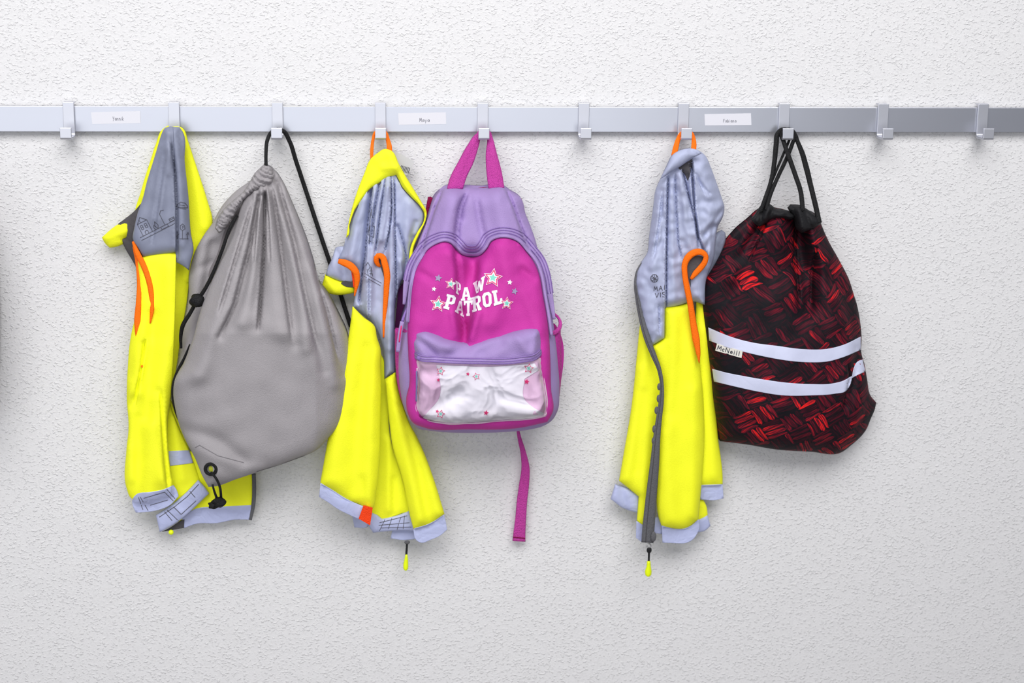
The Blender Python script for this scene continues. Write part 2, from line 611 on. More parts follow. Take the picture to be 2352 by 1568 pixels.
def vinyl_mat():
    m, nt, b = new_mat('clear_vinyl')
    tc = nd(nt, 'ShaderNodeTexCoord').outputs['Object']
    cn = nd(nt, 'ShaderNodeTexNoise', {'Vector': tc, 'Scale': 28.0, 'Detail': 2.0, 'Distortion': .8})
    bp = nd(nt, 'ShaderNodeBump', {'Height': mth(nt, 'MULTIPLY', cn.outputs[0], .012), 'Strength': 1.0, 'Distance': 1.0})
    nt.nodes.remove(b)
    out = [n for n in nt.nodes if n.type == 'OUTPUT_MATERIAL'][0]
    tr = nd(nt, 'ShaderNodeBsdfTransparent', {0: (.97, .95, .98, 1)})
    gl = nd(nt, 'ShaderNodeBsdfGlossy', {'Roughness': .12, 'Normal': bp.outputs[0]})
    lw = nd(nt, 'ShaderNodeLayerWeight', {'Blend': .22, 'Normal': bp.outputs[0]})
    f = mth(nt, 'MULTIPLY', lw.outputs['Fresnel'], 1.3)
    mx = nd(nt, 'ShaderNodeMixShader', {0: f, 1: tr.outputs[0], 2: gl.outputs[0]})
    nt.links.new(mx.outputs[0], out.inputs[0])
    return m


M = {
    'wall': wall_mat(),
    'floor': plain('grey_floor', (.36, .34, .33), .6),
    'rail': metal_mat('anodised_aluminium', (.56, .575, .64), .31),
    'hook': metal_mat('matt_aluminium', (.62, .63, .69), .40),
    'paper': plain('white_label_tape', (.72, .72, .78), .5),
    'ink': plain('grey_ink', (.07, .07, .09), .8),
    'inkfaint': plain('pale_ink', (.22, .22, .27), .8),
    'yellow': cloth('hi_vis_yellow', (.97, 1.0, .02), .7, vary=.02, weave=.5, crumple=(.18, 16), wrinkle_stretch=(1.3, 1, .5)),
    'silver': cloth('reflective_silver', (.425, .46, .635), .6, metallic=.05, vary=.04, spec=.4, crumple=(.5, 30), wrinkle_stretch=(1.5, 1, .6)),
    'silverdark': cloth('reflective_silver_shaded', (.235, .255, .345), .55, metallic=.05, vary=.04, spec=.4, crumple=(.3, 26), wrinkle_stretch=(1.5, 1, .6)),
    'hem': cloth('reflective_hem', (.47, .51, .76), .55, metallic=.05, vary=.06, spec=.5, crumple=(.6, 45)),
    'lining': cloth('dark_grey_lining', (.075, .07, .075), .7, crumple=(.6, 50)),
    'orange': cloth('orange_binding', (1.0, .17, .0), .7, vary=.03, weave=1.0),
    'redtab': cloth('red_orange_tab', (.95, .06, .005), .75, weave=2.0),
    'zip': cloth('grey_zip_tape', (.115, .115, .125), .7, weave=1.0, crumple=(.3, 120)),
    'black': cloth('black_cord', (.008, .008, .009), .65, weave=2.0, vary=.2),
    'blackcloth': cloth('black_cloth', (.012, .012, .014), .7, crumple=(.8, 60)),
    'greybag': cloth('taupe_grey_cotton', (.35, .33, .345), .85, vary=.03, weave=.8, crumple=(.25, 22), wrinkle_stretch=(1.4, 1, .6)),
    'stitch': plain('grey_thread', (.16, .15, .16), .8),
    'tag': plain('care_label_satin', (.58, .58, .61), .5),
    'lav': cloth('lavender_nylon', (.36, .255, .53), .7, vary=.03, weave=.6, crumple=(.35, 20)),
    'lavdark': cloth('dark_lavender_zip', (.25, .15, .44), .6, vary=.06, weave=1.0),
    'mag': cloth('magenta_nylon', (.54, .035, .33), .7, vary=.04, weave=.6, crumple=(.4, 18)),
    'magstrap': cloth('magenta_webbing', (.56, .055, .36), .75, vary=.05, weave=3.0),
    'crimson': cloth('crimson_strap', (.24, .0, .06), .8, weave=2.0),
    'net': mesh_net_mat(),
    'vinyl': vinyl_mat(),
    'pink': cloth('pale_pink_backing', (.84, .60, .78), .6, vary=.04, crumple=(.5, 18)),
    'white': plain('white_print', (.92, .92, .96), .6),
    'mint': plain('mint_print', (.22, .68, .56), .6),
    'redprint': plain('raspberry_print', (.72, .02, .16), .6),
    'greyprint': plain('grey_violet_print', (.34, .28, .46), .6),
    'red': weave_print_mat(),
    'stripe': cloth('white_reflective_tape', (.62, .65, .84), .5, vary=.04, spec=.5, crumple=(.3, 30)),
    'gum': plain('yellow_rubber', (.85, 1.0, .0), .45),
    'beige': plain('woven_label', (.80, .78, .72), .7),
    'steel': plain('bright_steel', (.6, .6, .6), .3, .9),
}

# ---------------------------------------------------------------- structure
def box_mesh(name, x0, x1, y0, y1, z0, z1, mat, parent=None, bev=0.0):
    import bmesh
    bm = bmesh.new()
    bmesh.ops.create_cube(bm, size=1)
    for v in bm.verts:
        v.co = Vector(((x0 + x1) / 2 + v.co.x * (x1 - x0), (y0 + y1) / 2 + v.co.y * (y1 - y0), (z0 + z1) / 2 + v.co.z * (z1 - z0)))
    if bev:
        bmesh.ops.bevel(bm, geom=list(bm.edges), offset=bev, segments=2, affect='EDGES', profile=.6)
    me = bpy.data.meshes.new(name)
    bm.to_mesh(me); bm.free()
    return link(name, me, mat, parent, smooth=False)


wl = box_mesh('wall_back', -2.6, 2.6, 0.0, 0.12, 0.0, 2.6, M['wall'])
wl['kind'] = 'structure'
fl = box_mesh('floor', -2.6, 2.6, -4.2, 0.12, -0.08, 0.0, M['floor'])
fl['kind'] = 'structure'

# ---------------------------------------------------------------- rail
ZT = P(1176, 245.5, .011)[2]
ZB = P(1176, 303.0, .011)[2]
import bmesh


def extrude_profile(name, prof, x0, x1, mat, parent=None, bev=0.0004):
    """closed profile of (depth, z) points extruded along x"""
    bm = bmesh.new()
    vs = [bm.verts.new((x0, -d, z)) for d, z in prof]
    f = bm.faces.new(vs)
    r = bmesh.ops.extrude_face_region(bm, geom=[f])
    for v in [g for g in r['geom'] if isinstance(g, bmesh.types.BMVert)]:
        v.co.x = x1
    bmesh.ops.recalc_face_normals(bm, faces=bm.faces)
    if bev:
        bmesh.ops.bevel(bm, geom=list(bm.edges), offset=bev, segments=2, affect='EDGES', profile=.6)
    me = bpy.data.meshes.new(name)
    bm.to_mesh(me); bm.free()
    return link(name, me, mat, parent, smooth=False)


RAILTH = .011
rail = extrude_profile('coat_rail', [(.0045, ZT), (RAILTH, ZT), (RAILTH, ZB), (.0045, ZB), (.0045, ZB + .002), (.0095, ZB + .002), (.0095, ZT - .002), (.0045, ZT - .002)], -2.2, 2.2, M['rail'])
tag(rail, 'long horizontal brushed aluminium coat rail fixed across the white plaster wall', 'coat rail')
for xx in (-1.2, -.45, .42, 1.3):
    box_mesh('wall_spacer', xx - .012, xx + .012, -.0055, 0.0, ZB + .006, ZT - .006, M['hook'], rail, .0005)

# ---------------------------------------------------------------- hooks
def hook_profile():
    zt = ZT + .0050; zb = ZB - .0030
    d0, d1 = .0115, .0150
    out = [(.004, zt), (d1, zt)]
    # outer line down the plate, round to the arm, out to the lip
    out += [(d1, zb - .0000)]
    arm_t = .0026
    lipd = .0395
    zbot = zb - .0035
    out = [(.0045, zt), (d1, zt), (d1, zbot + arm_t + .0022), (d1 + .0008, zbot + arm_t + .0006), (d1 + .0024, zbot + arm_t),
           (lipd - .0055, zbot + arm_t), (lipd - .0036, zbot + arm_t + .0016), (lipd - .0036, zbot + .0138),
           (lipd, zbot + .0138), (lipd, zbot + .0022), (lipd - .0010, zbot + .0006), (lipd - .0030, zbot),
           (d0 + .004, zbot), (d0 + .0012, zbot + .0010), (d0, zbot + .0032), (d0, zt - .0016), (.0045, zt - .0016)]
    return out


hooks = [  # plate centre px, lateral width px, label
    (158, 'bare hook left of the first name label'),
    (400, 'hook mostly covered by the first yellow vest'),
    (637.5, 'hook carrying the grey drawstring bag'),
    (874, 'hook carrying the middle yellow vest by its orange loop'),
    (1109, 'hook holding the purple backpack by its handles'),
    (1341, 'empty hook between the backpack and the vest on its right'),
    (1570, 'hook carrying the rightmost yellow vest by its orange loop'),
    (1801, 'hook carrying the black and red drawstring bag'),
    (2028, 'empty hook next right of the black and red bag'),
    (2257, 'empty hook nearest the right end of the picture'),
]
HK = []
prof = hook_profile()
wpl = .0128
h0 = None
for i, (px, lab) in enumerate(hooks):
    X = float(P(px, 273, .0145)[0])
    if h0 is None:
        h0 = extrude_profile('coat_hook', prof, -wpl / 2, wpl / 2, M['hook'], None, .00045)
        # origin at the hook's foot
        h0.data.transform(Matrix.Translation((0, 0, -ZB)))
        o = h0
    else:
        o = h0.copy(); COL.objects.link(o)
    o.location = (X, 0, ZB)
    tag(o, 'small matt aluminium J-shaped ' + lab, 'coat hook', 'aluminium hooks clipped on the coat rail')
    HK.append(X)

# ---------------------------------------------------------------- handwriting on tape labels
GL = {
    'Y': [[(.0, .0), (.3, .5), (.7, .45)], [(.75, .0), (.55, .7), (.25, 1.15)]],
    'M': [[(.0, 1), (.15, 0), (.5, .7), (.85, 0), (1, 1)]],
    'F': [[(.1, 1), (.2, 0), (.9, .0)], [(.15, .5), (.75, .48)]],
    'a': [[(.85, .45), (.4, .38), (.1, .7), (.35, 1), (.8, .75), (.85, .45), (.95, 1)]],
    'n': [[(.1, .42), (.1, 1)], [(.1, .6), (.45, .42), (.75, .55), (.8, 1)]],
    'i': [[(.4, .42), (.4, 1)], [(.4, .15), (.42, .22)]],
    'k': [[(.15, .0), (.15, 1)], [(.75, .42), (.15, .75), (.8, 1)]],
    'y': [[(.1, .42), (.4, .95)], [(.8, .42), (.3, 1.4)]],
    'b': [[(.15, .0), (.15, 1), (.6, .98), (.8, .7), (.55, .45), (.15, .6)]],
    'N': [[(.05, 1), (.1, 0), (.85, 1), (.9, 0)]],
    'A': [[(.0, 1), (.5, 0), (1, 1)], [(.2, .62), (.8, .62)]],
    'R': [[(.1, 1), (.1, 0), (.7, .05), (.8, .28), (.6, .5), (.1, .52)], [(.45, .52), (.85, 1)]],
    'V': [[(.0, 0), (.5, 1), (1, 0)]],
    'I': [[(.5, 0), (.5, 1)]],
    'S': [[(.9, .12), (.5, .0), (.1, .2), (.25, .45), (.75, .58), (.9, .8), (.5, 1), (.1, .88)]],
    'c': [[(.85, .5), (.45, .4), (.12, .7), (.45, 1), (.85, .9)]],
    'e': [[(.1, .7), (.85, .68), (.6, .4), (.2, .5), (.12, .8), (.45, 1), (.85, .9)]],
    'l': [[(.4, .0), (.4, 1)]],
}


def text_lines(txt, x, y, w, h, gap=.22, dx=0, dy=0):
    """letters of width w, height h px starting at x,y; dx,dy drift per letter"""
    out = []
    for i, ch in enumerate(txt):
        ww = w * (.45 if ch in 'iIl' else 1)
        for l in GL[ch]:
            out.append([(x + ww * a, y + h * b) for a, b in l])
        x += ww + w * gap + dx
        y += dy
    return out


def name_label(quad, txt, tx, ty, w, h, lab, ink, lw):
    t = thing('name_label', lab, 'name label', (quad[0][0] + quad[2][0]) / 2, quad[2][1], RAILTH, 'white name labels on the coat rail')
    sheet('tape', quad, RAILTH + .0005, M['paper'], t, thick=.4, res=30, smooth_outline=False)
    decal('lettering', strokes(text_lines(txt, tx, ty, w, h), lw), RAILTH + .0005, ink, t, lift=.12)


name_label([(209, 257.5), (322, 255.0), (323, 282.5), (212, 285)], 'Yannik', 259, 268, 3.9, 8.5,
           'white name label stuck on the rail between the first two hooks', M['inkfaint'], .9)
name_label([(914.5, 260), (1024, 258), (1025, 285), (916, 286.5)], 'Maya', 963.5, 271.5, 5.0, 8.0,
           'bright white name label on the rail above the middle vest and the backpack', M['inkfaint'], 1.0)
name_label([(1618, 262), (1725, 260), (1726, 287), (1619, 288)], 'Fabiana', 1661, 273.5, 3.9, 7.5,
           'white name label on the rail left of the black and red bag', M['inkfaint'], .85)


# a further bag hangs on the next hook to the left, just out of the picture; only its shade is seen
o = h0.copy(); COL.objects.link(o); o.location = (float(P(-86, 270, .0145)[0]), 0, ZB)
tag(o, 'aluminium hook just outside the left edge of the picture', 'coat hook', 'aluminium hooks clipped on the coat rail')
B = thing('gym_bag', 'dark violet bag hanging just outside the left edge of the picture', 'bag', -170, 980, .02)
go = [(-95, 420), (-60, 450), (-40, 520), (-26, 600), (-18, 700), (-16, 800), (-24, 900), (-50, 965), (-170, 985), (-290, 965), (-320, 880), (-310, 700), (-250, 540), (-150, 430)]
sheet('bag_body', go, Surf(.030, .085, 70, go, noise=(1, 80), laps=[([(-110, 430), (-130, 560), (-140, 700)], 6, 5, 24)]), cloth('dark_violet_cloth', (.06, .04, .10), .8), B, back=Surf(.012), res=14)
cord('cord', [(-100, 425, 10, .05), (-95, 360, 10, .035), (-90, 305, 10, .027), (-82, 300, 10, .0265), (-76, 360, 10, .035), (-85, 430, 10, .05)], M['black'], B)

# ================================================================ VEST 1 (left)
V = thing('safety_vest', 'yellow hi-vis vest hung by its neck over a hook left of the grey bag', 'vest', 400, 1222, .02, 'children\'s hi-vis vests on the coat rail')
# rear layers
back_out = [(372, 298), (385, 289), (406, 288), (420, 295), (432, 325), (447, 370), (462, 415), (476, 460), (488, 510), (480, 545), (450, 590), (442, 640), (420, 660), (340, 640), (322, 560), (306, 510), (312, 475), (322, 445), (332, 410), (345, 370), (358, 330)]
sb = Surf(.012, .006, 30, back_out, folds=[([(420, 300), (450, 400), (470, 520)], 4, 14), ([(350, 350), (325, 450)], 3, 12)])
sheet('back_panel', back_out, sb, M['yellow'], V)
flap = [(275, 513), (258, 524), (234, 545), (240, 557), (252, 569), (270, 566), (284, 560), (283, 550), (292, 545), (300, 520), (290, 508)]
sf = Surf(.018, .008, 16, flap, folds=[([(238, 545), (290, 530)], 3, 8)])
sheet('collar_flap', flap, sf, M['yellow'], V, thick=3)
lin = [(323, 468), (306, 487), (290, 500), (271, 514), (279, 530), (289, 546), (277, 548), (290, 575), (305, 600), (319, 626), (330, 600), (330, 520)]
sl = Surf(.020, .005, 14, lin, folds=[([(320, 475), (285, 520)], -3, 5), ([(324, 490), (300, 545)], 3, 6), ([(310, 490), (296, 530)], 2, 4)])
sheet('lining', lin, sl, M['lining'], V)
# lower rear pieces
lr = [(380, 900), (398, 930), (420, 985), (436, 1036), (470, 1040), (560, 1080), (579, 1088), (579, 1165), (570, 1172), (456, 1172), (430, 1190), (400, 1200), (380, 1100)]
slr = Surf(.016, .004, 20, lr, folds=[([(500, 1090), (490, 1165)], 3, 14), ([(540, 1090), (548, 1170)], -2, 12)])
sheet('rear_skirt', lr, slr, M['yellow'], V)
sheet('rear_hem_band', [(418, 1190), (445, 1170), (500, 1164), (577, 1160), (574, 1193), (540, 1193), (499, 1201), (449, 1203), (422, 1213)], slr, M['hem'], V, lift=.9)
ribbon('front_edge_binding', [(583, 1087, 9), (584, 1120, 9), (582, 1158, 9), (575, 1194, 7)], slr, M['zip'], V, lift=1.0)
sheet('lining', [(387, 1214), (424, 1189), (422, 1212), (372, 1221)], .018, M['lining'], V)
c1 = [(386, 905), (394, 940), (412, 985), (434, 1034), (446, 1064), (458, 1100), (470, 1130), (400, 1160), (380, 1080)]
sc1 = Surf(.021, .004, 20, c1, folds=[([(400, 960), (420, 1100)], 2.5, 10)])
sheet('inner_skirt', c1, sc1, M['yellow'], V)
sheet('inner_hem_band', [(386, 1036), (434, 1034), (444, 1063), (388, 1070)], sc1, M['hem'], V, lift=.8)
# diagonal band
db = [(358, 1183), (394, 1159), (425, 1133), (455, 1102), (470, 1118), (480, 1133), (455, 1157), (425, 1185), (395, 1207), (367, 1222)]
sdb = Surf(.027, .003, 10, db, folds=[([(395, 1160), (425, 1185)], 2, 8)])
sheet('turned_hem_band', db, sdb, M['hem'], V)
decal('seam_lines', strokes([[(366, 1187), (400, 1164), (430, 1140), (456, 1112)], [(378, 1175), (395, 1195)], [(384, 1171), (410, 1196)], [(400, 1165), (416, 1181), (450, 1150)], [(436, 1128), (448, 1142)]], 1.3), sdb, M['lining'], V, lift=.5)
ball('zip_pull', 393, 1222, .024, 3.2, 3, 3.2, M['gum'], V)
# main front
body = [(316, 600), (329, 589), (404, 579), (436, 600), (434, 640), (428, 699), (416, 766), (404, 850), (392, 915), (386, 960), (387, 1039), (393, 1089), (398, 1117), (395, 1140), (352, 1152), (311, 1158), (300, 1143), (291, 1122), (290, 1035), (295, 985), (291, 911), (293, 849), (300, 774), (312, 720), (318, 660)]
f1 = [([(340, 700), (322, 800), (312, 900)], (2, 6), 14), ([(330, 790), (335, 840), (300, 930)], -4, 9),
      ([(390, 620), (390, 760), (372, 900), (372, 1100)], 6, 20), ([(352, 720), (345, 850), (338, 960)], -3.5, 12),
      ([(362, 900), (368, 1000), (385, 1100)], -4, 9), ([(345, 980), (342, 1140)], 4, 15), ([(318, 960), (315, 1140)], -3, 12), ([(300, 880), (302, 1100)], 3, 10)]
s1 = Surf(.036, .009, 26, body, folds=f1, noise=(.5, 90), laps=[([(336, 780), (326, 850), (312, 930)], -5, 3, 22), ([(366, 900), (372, 1000), (384, 1130)], 4, 4, 20)])
bodyA = [(316, 600), (329, 589), (404, 579), (403, 660), (400, 760), (396, 849), (391, 920), (386, 960), (387, 1039), (393, 1089), (398, 1117), (388, 1125), (345, 1138), (312, 1150), (300, 1143), (291, 1122), (290, 1035), (295, 985), (291, 911), (293, 849), (300, 774), (312, 720), (318, 660)]
sheet('front_body', bodyA, s1, M['yellow'], V)
side1 = [(400, 596), (434, 615), (434, 640), (428, 699), (416, 766), (404, 850), (392, 915), (388, 900), (394, 800), (398, 690)]
ss1 = Surf(.020, .0, 10, extra=lambda X, Y: np.clip(412 - (X + (Y - 650) * .12), -25, 30) * .35)
sheet('side_body', side1, ss1, M['yellow'], V)
hemA = [(304, 1147), (312, 1136), (345, 1130), (375, 1124), (398, 1114), (406, 1126), (410, 1139), (393, 1158), (360, 1172), (330, 1176), (312, 1177), (306, 1164)]
sheet('front_hem_band', hemA, s1, M['hem'], V, lift=.9)
decal('seam_lines', strokes([[(318, 1142), (328, 1170)], [(322, 1141), (340, 1172)], [(330, 1144), (378, 1130), (398, 1150)], [(345, 1160), (385, 1148)], [(384, 1124), (402, 1145)]], 1.2), s1, M['lining'], V, lift=1.4)
# silver yoke
yokeL = [(378, 294), (386, 291), (397, 291), (399, 350), (402, 410), (404, 480), (404, 579), (366, 584), (329, 589), (317, 568), (305, 548), (308, 525), (316, 490), (328, 455), (338, 415), (352, 370), (364, 330), (372, 305)]
yoke_all = [(378, 294), (386, 291), (412, 292), (419, 302), (424, 372), (433, 456), (438, 535), (444, 577), (434, 621), (405, 602), (404, 579), (366, 584), (329, 589), (305, 548), (308, 525), (316, 490), (328, 455), (338, 415), (352, 370), (364, 330), (372, 305)]
fy = [ ([(384, 300), (372, 400), (362, 500)], 4, (6, 20)), ([(389, 305), (388, 400)], 2.5, 6),
      ([(378, 310), (352, 420), (335, 520)], -2.5, (4, 14)), ([(402, 300), (414, 400), (420, 560)], 3, (6, 11)), ([(412, 300), (428, 440), (436, 560)], -2, 6)]
sy = Surf(.041, .008, 22, yoke_all, folds=fy, noise=(.4, 60), laps=[([(392, 330), (400, 400), (404, 480), (405, 600)], 6, 3, 14), ([(384, 340), (370, 440), (352, 560)], -2.5, 6, 14)])
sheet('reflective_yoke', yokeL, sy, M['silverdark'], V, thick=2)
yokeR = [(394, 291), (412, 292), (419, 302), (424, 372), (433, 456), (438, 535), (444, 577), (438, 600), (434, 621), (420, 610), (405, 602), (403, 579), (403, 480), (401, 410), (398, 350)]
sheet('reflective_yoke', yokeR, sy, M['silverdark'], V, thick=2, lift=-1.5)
# line drawing on yoke
def rotl(lines, cx, cy, deg):
    a = math.radians(deg); c, s = math.cos(a), math.sin(a)
    return [[(cx + x * c - y * s, cy + x * s + y * c) for x, y in l] for l in lines]
house = [[(0, 0), (0, -30), (12, -42), (24, -30), (24, 0)], [(0, -30), (24, -30)], [(4, -24), (9, -24), (9, -14), (4, -14), (4, -24)], [(14, -24), (19, -24), (19, -14), (14, -14), (14, -24)],
         [(8, 0), (8, -7), (12, -9), (15, -7), (15, 0)], [(4, -19), (9, -19)], [(14, -19), (19, -19)], [(8, -36), (8, -30)], [(-8, 0), (80, 0)], [(-8, 7), (78, 7)],
         [(38, 0), (34, -8), (38, -18), (42, -8), (38, 0)], [(33, 0), (30, -6), (33, -12), (36, -5)], [(56, 0), (56, -28), (62, -34), (69, -32)], [(70, -8), (82, -8), (82, -1), (70, -1), (70, -8)], [(70, -5), (82, -5)], [(45, 0), (45, 6), (62, 6), (62, 0)]]
decal('printed_drawing', strokes(rotl(house, 329, 542, -27), 1.1), sy, M['ink'], V, lift=.6)
cars = [[(0, 0), (2, -6), (10, -11), (20, -9), (26, -2), (26, 2), (0, 0)], [(6, -5), (20, -3)], [(4, 2), (22, 5)], [(14, 74), (14, 54)], [(14, 54), (9, 50), (9, 43), (14, 39), (19, 43), (20, 50), (14, 54)], [(14, 50), (14, 44), (17, 46)], [(3, 58), (3, 72)], [(0, 68), (6, 62)], [(25, 60), (26, 74)], [(2, 73), (28, 73)], [(23, 64), (27, 58), (29, 64)]]
decal('printed_drawing', strokes([[(405 + x, 475 + y) for x, y in l] for l in cars], 1.1), sy, M['ink'], V, lift=-.4)
# orange piping of the armhole
ribbon('armhole_binding', [(306, 554, 7, .040), (316, 582, 13, .043), (331, 612, 14, .044), (342, 645, 13, .045), (348, 680, 12, .045), (349, 712, 10, .045), (345, 742, 3, .044)], None, M['orange'], V, thick=4)
ribbon('armhole_binding', [(307, 566, 6, .034), (317, 606, 12, .036), (320, 650, 11, .040), (318, 700, 13, .044), (316, 735, 16, .044), (318, 775, 14, .043), (319, 803, 8, .042), (318, 828, 3, .041)], None, M['orange'], V, thick=3)
ball('thread_end', 327, 841, .046, 1.6, 1.2, 1.6, M['orange'], V)

# ================================================================ GREY DRAWSTRING BAG
B = thing('drawstring_bag', 'plain grey cotton drawstring bag with black cord, overlapping the left yellow vest', 'bag', 560, 1116, .02, 'drawstring bags on the coat rail')
bb = [(598, 388), (608, 378), (622, 384), (560, 500), (540, 620), (500, 760), (470, 880), (430, 930), (404, 935), (398, 900), (402, 862), (412, 820), (415, 770), (425, 730), (433, 680), (434, 630), (445, 585), (468, 540), (488, 512), (505, 480), (540, 440), (580, 410)]
sbb = Surf(.022, .012, 34, bb, folds=[([(470, 545), (455, 640), (430, 800)], 4, 14), ([(490, 560), (470, 680)], -5, 12), ([(440, 620), (500, 600)], -3, 9), ([(450, 560), (500, 540)], 3, 12)])
sheet('rear_cloth', bb, sbb, M['greybag'], B, back=Surf(.022))
fb = [(606, 376), (620, 382), (648, 415), (666, 455), (687, 507), (703, 550), (718, 599), (733, 651), (755, 684), (779, 727), (797, 765), (805, 830), (800, 900), (785, 965), (752, 1008), (726, 1034), (690, 1050), (640, 1067), (585, 1086), (540, 1101), (498, 1116), (479, 1118), (466, 1095), (447, 1050), (428, 1015), (415, 985), (403, 940), (398, 905), (402, 870), (420, 838), (440, 788), (461, 712), (482, 654), (504, 593), (525, 544), (544, 504), (563, 452), (585, 430), (596, 405)]
ff = [([(604, 450), (601, 560), (596, 660), (588, 750)], (-13, -6), (8, 14)),
      ([(585, 440), (560, 560), (510, 700), (460, 860)], (5, 7), (9, 22)),
      ([(592, 450), (578, 560), (545, 700), (505, 770)], (-6, -5), (6, 12)),
      ([(600, 430), (588, 560), (570, 680), (555, 740)], (6, 5), (8, 16)),
      ([(612, 440), (622, 560), (632, 680), (645, 760)], (8, 5), (9, 22)),
      ([(618, 430), (645, 560), (665, 680), (680, 790)], (-5, -5), (7, 14)),
      ([(628, 430), (665, 560), (690, 680), (705, 800)], (5, 5), (8, 16)),
      ([(632, 420), (680, 560), (712, 690), (745, 850)], (-4, -5), (7, 14)),
      ([(650, 440), (700, 580), (735, 720), (770, 880)], (3, 5), (8, 16)),
      ([(745, 690), (770, 780), (790, 860)], -5, 9),
      ([(530, 750), (580, 738), (640, 760), (700, 800), (740, 850)], 4, 26),
      ([(415, 985), (500, 1010), (560, 1060)], -5, 16), ([(440, 1030), (520, 1060), (600, 1078)], 2.5, 14), ([(398, 880), (440, 870)], 4, 20)]
rng = random.Random(4)
for k in range(10):  # short gathers under the knot of the mouth
    t = k / 9
    x = 578 + 60 * t; y = 445 - 62 * t
    ff.append(([(x, y), (x + 4 - 4 * t, y + 26), (x + 8 - 2 * t, y + 62)], ((3.2 if k % 2 else -3.2), 0), (3.2, 6)))


def lump(X, Y):
    ramp = np.clip((Y - 425) / 340, 0, 1) ** 1.15
    hw = np.clip(70 + (Y - 420) * .42, 60, 215)
    wf = np.sqrt(np.clip(1 - ((X - (612 - (Y - 420) * .035)) / hw) ** 2, 0, 1))
    low = np.clip((Y - 770) / 300, 0, 1)
    return (46 * ramp - 12 * low ** 1.5) * (.25 + .75 * wf) * np.sqrt(np.clip((815 - X) / 90, .02, 1))


lapg = [([(606, 440), (604, 560), (598, 660), (590, 756)], 11, 4, 20), ([(590, 452), (572, 560), (535, 700), (500, 775)], 6, 5, 20),
        ([(575, 470), (545, 570), (500, 720)], 5, 5, 16), ([(622, 425), (640, 560), (655, 680), (668, 780)], 5, 5, 22), ([(634, 415), (672, 560), (700, 690), (725, 800)], 5, 6, 22),
        ([(718, 610), (750, 720), (775, 830)], 5, 4, 18), ([(598, 445), (590, 520), (584, 600)], -4, 3, 10), ([(612, 432), (618, 500), (622, 600)], -4, 3, 12)]
sf_ = Surf(.044, .016, 40, fb, folds=ff, extra=lump, noise=(.8, 110), seed=5, laps=lapg)
sheet('front_cloth', fb, sf_, M['greybag'], B, back=Surf(.038), res=5)
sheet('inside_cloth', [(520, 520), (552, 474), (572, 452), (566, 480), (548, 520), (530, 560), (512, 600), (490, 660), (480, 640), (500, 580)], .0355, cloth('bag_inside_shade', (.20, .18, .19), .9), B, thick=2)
# ruched mouth
ru = [(607, 377), (622, 384), (630, 400), (625, 425), (604, 432), (585, 440), (568, 452), (552, 470), (540, 492), (528, 512), (514, 528), (503, 536), (494, 524), (498, 505), (508, 488), (524, 470), (541, 456), (558, 441), (572, 420), (585, 398)]
cl = np.array([(612, 384), (600, 405), (585, 425), (566, 440), (548, 455), (530, 474), (515, 498), (505, 525)], float)


def ruche(X, Y):
    d, t = seg_dist(X, Y, cl, False)
    ph = t * 2 * math.pi * 17
    return 3.0 * np.sin(ph * 1.15 + .16 * d + 2.4 * np.sin(t * 21)) + 1.5 * np.sin(ph * 2.1 + .35 * d + 2 * np.sin(t * 9))
sru = Surf(.052, .014, 13, ru, extra=ruche)
sheet('ruched_mouth', ru, sru, M['greybag'], B, res=3.5, thick=3, step=4)
lug = [(447, 1052), (470, 1045), (505, 1050), (560, 1085), (585, 1088), (540, 1103), (498, 1118), (480, 1120), (466, 1096)]
# cord
HX = lambda px, py, d: (px, py, d)
cord('cord', [(611, 380, 8, .060), (611, 350, 8, .050), (614, 322, 9, .036), (624, 303, 9, .0265), (638, 297, 9, .0255), (652, 302, 10, .0265), (664, 322, 10, .024), (680, 370, 10, .016), (700, 430, 10, .010), (738, 545, 10, .008), (772, 645, 10, .009), (806, 750, 10, .010)], M['black'], B)
cord('cord', [(545, 494, 7, .060), (530, 520, 8, .075), (510, 575, 8, .076), (490, 625, 8, .072), (470, 665, 9, .068), (453, 690, 9, .064), (436, 720, 9, .058), (420, 747, 10, .054), (415, 775, 8, .046), (416, 800, 6, .040)], M['black'], B)
cord('cord', [(436, 790, 3, .052), (424, 820, 6, .050), (410, 848, 7, .049), (400, 875, 8, .048), (397, 900, 8, .048), (403, 942, 6, .046), (413, 970, 5, .044), (422, 994, 3, .042)], M['black'], B)
ball('cord_knot', 453, 690, .066, 8.5, 7, 8.0, M['black'], B, .14, 3)
dE = float(sf_(np.array([484.]), np.array([1077.]))[0])
ring('eyelet', 484, 1077, dE + .002, 6.4, 2.0, M['black'], B)
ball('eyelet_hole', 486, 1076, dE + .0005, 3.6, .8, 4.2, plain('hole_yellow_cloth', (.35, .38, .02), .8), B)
cord('cord', [(484, 1084, 6, dE + .004), (496, 1098, 6, dE + .010), (505, 1118, 6, dE + .008), (508, 1142, 6, dE - .004)], M['black'], B)
cord('cord', [(488, 1112, 5, dE + .002), (491, 1124, 5, dE + .001), (498, 1144, 6, dE - .004)], M['black'], B)
ball('cord_knot', 503, 1153, dE - .004, 8.0, 6.5, 6.5, M['black'], B, .2, 8)
ball('cord_knot', 489, 1160, dE - .005, 5.5, 5, 4.5, M['black'], B, .2, 9)
decal('stitching', strokes([[(448, 1028), (458, 1022), (500, 1046), (560, 1062)], [(590, 1083), (640, 1068), (700, 1046)]], 1.0), sf_, M['stitch'], B, lift=.6)

# ================================================================ VEST 2 (middle)
V = thing('safety_vest', 'yellow hi-vis vest with orange armholes between the grey bag and the purple backpack', 'vest', 880, 1246, .02, 'children\'s hi-vis vests on the coat rail')
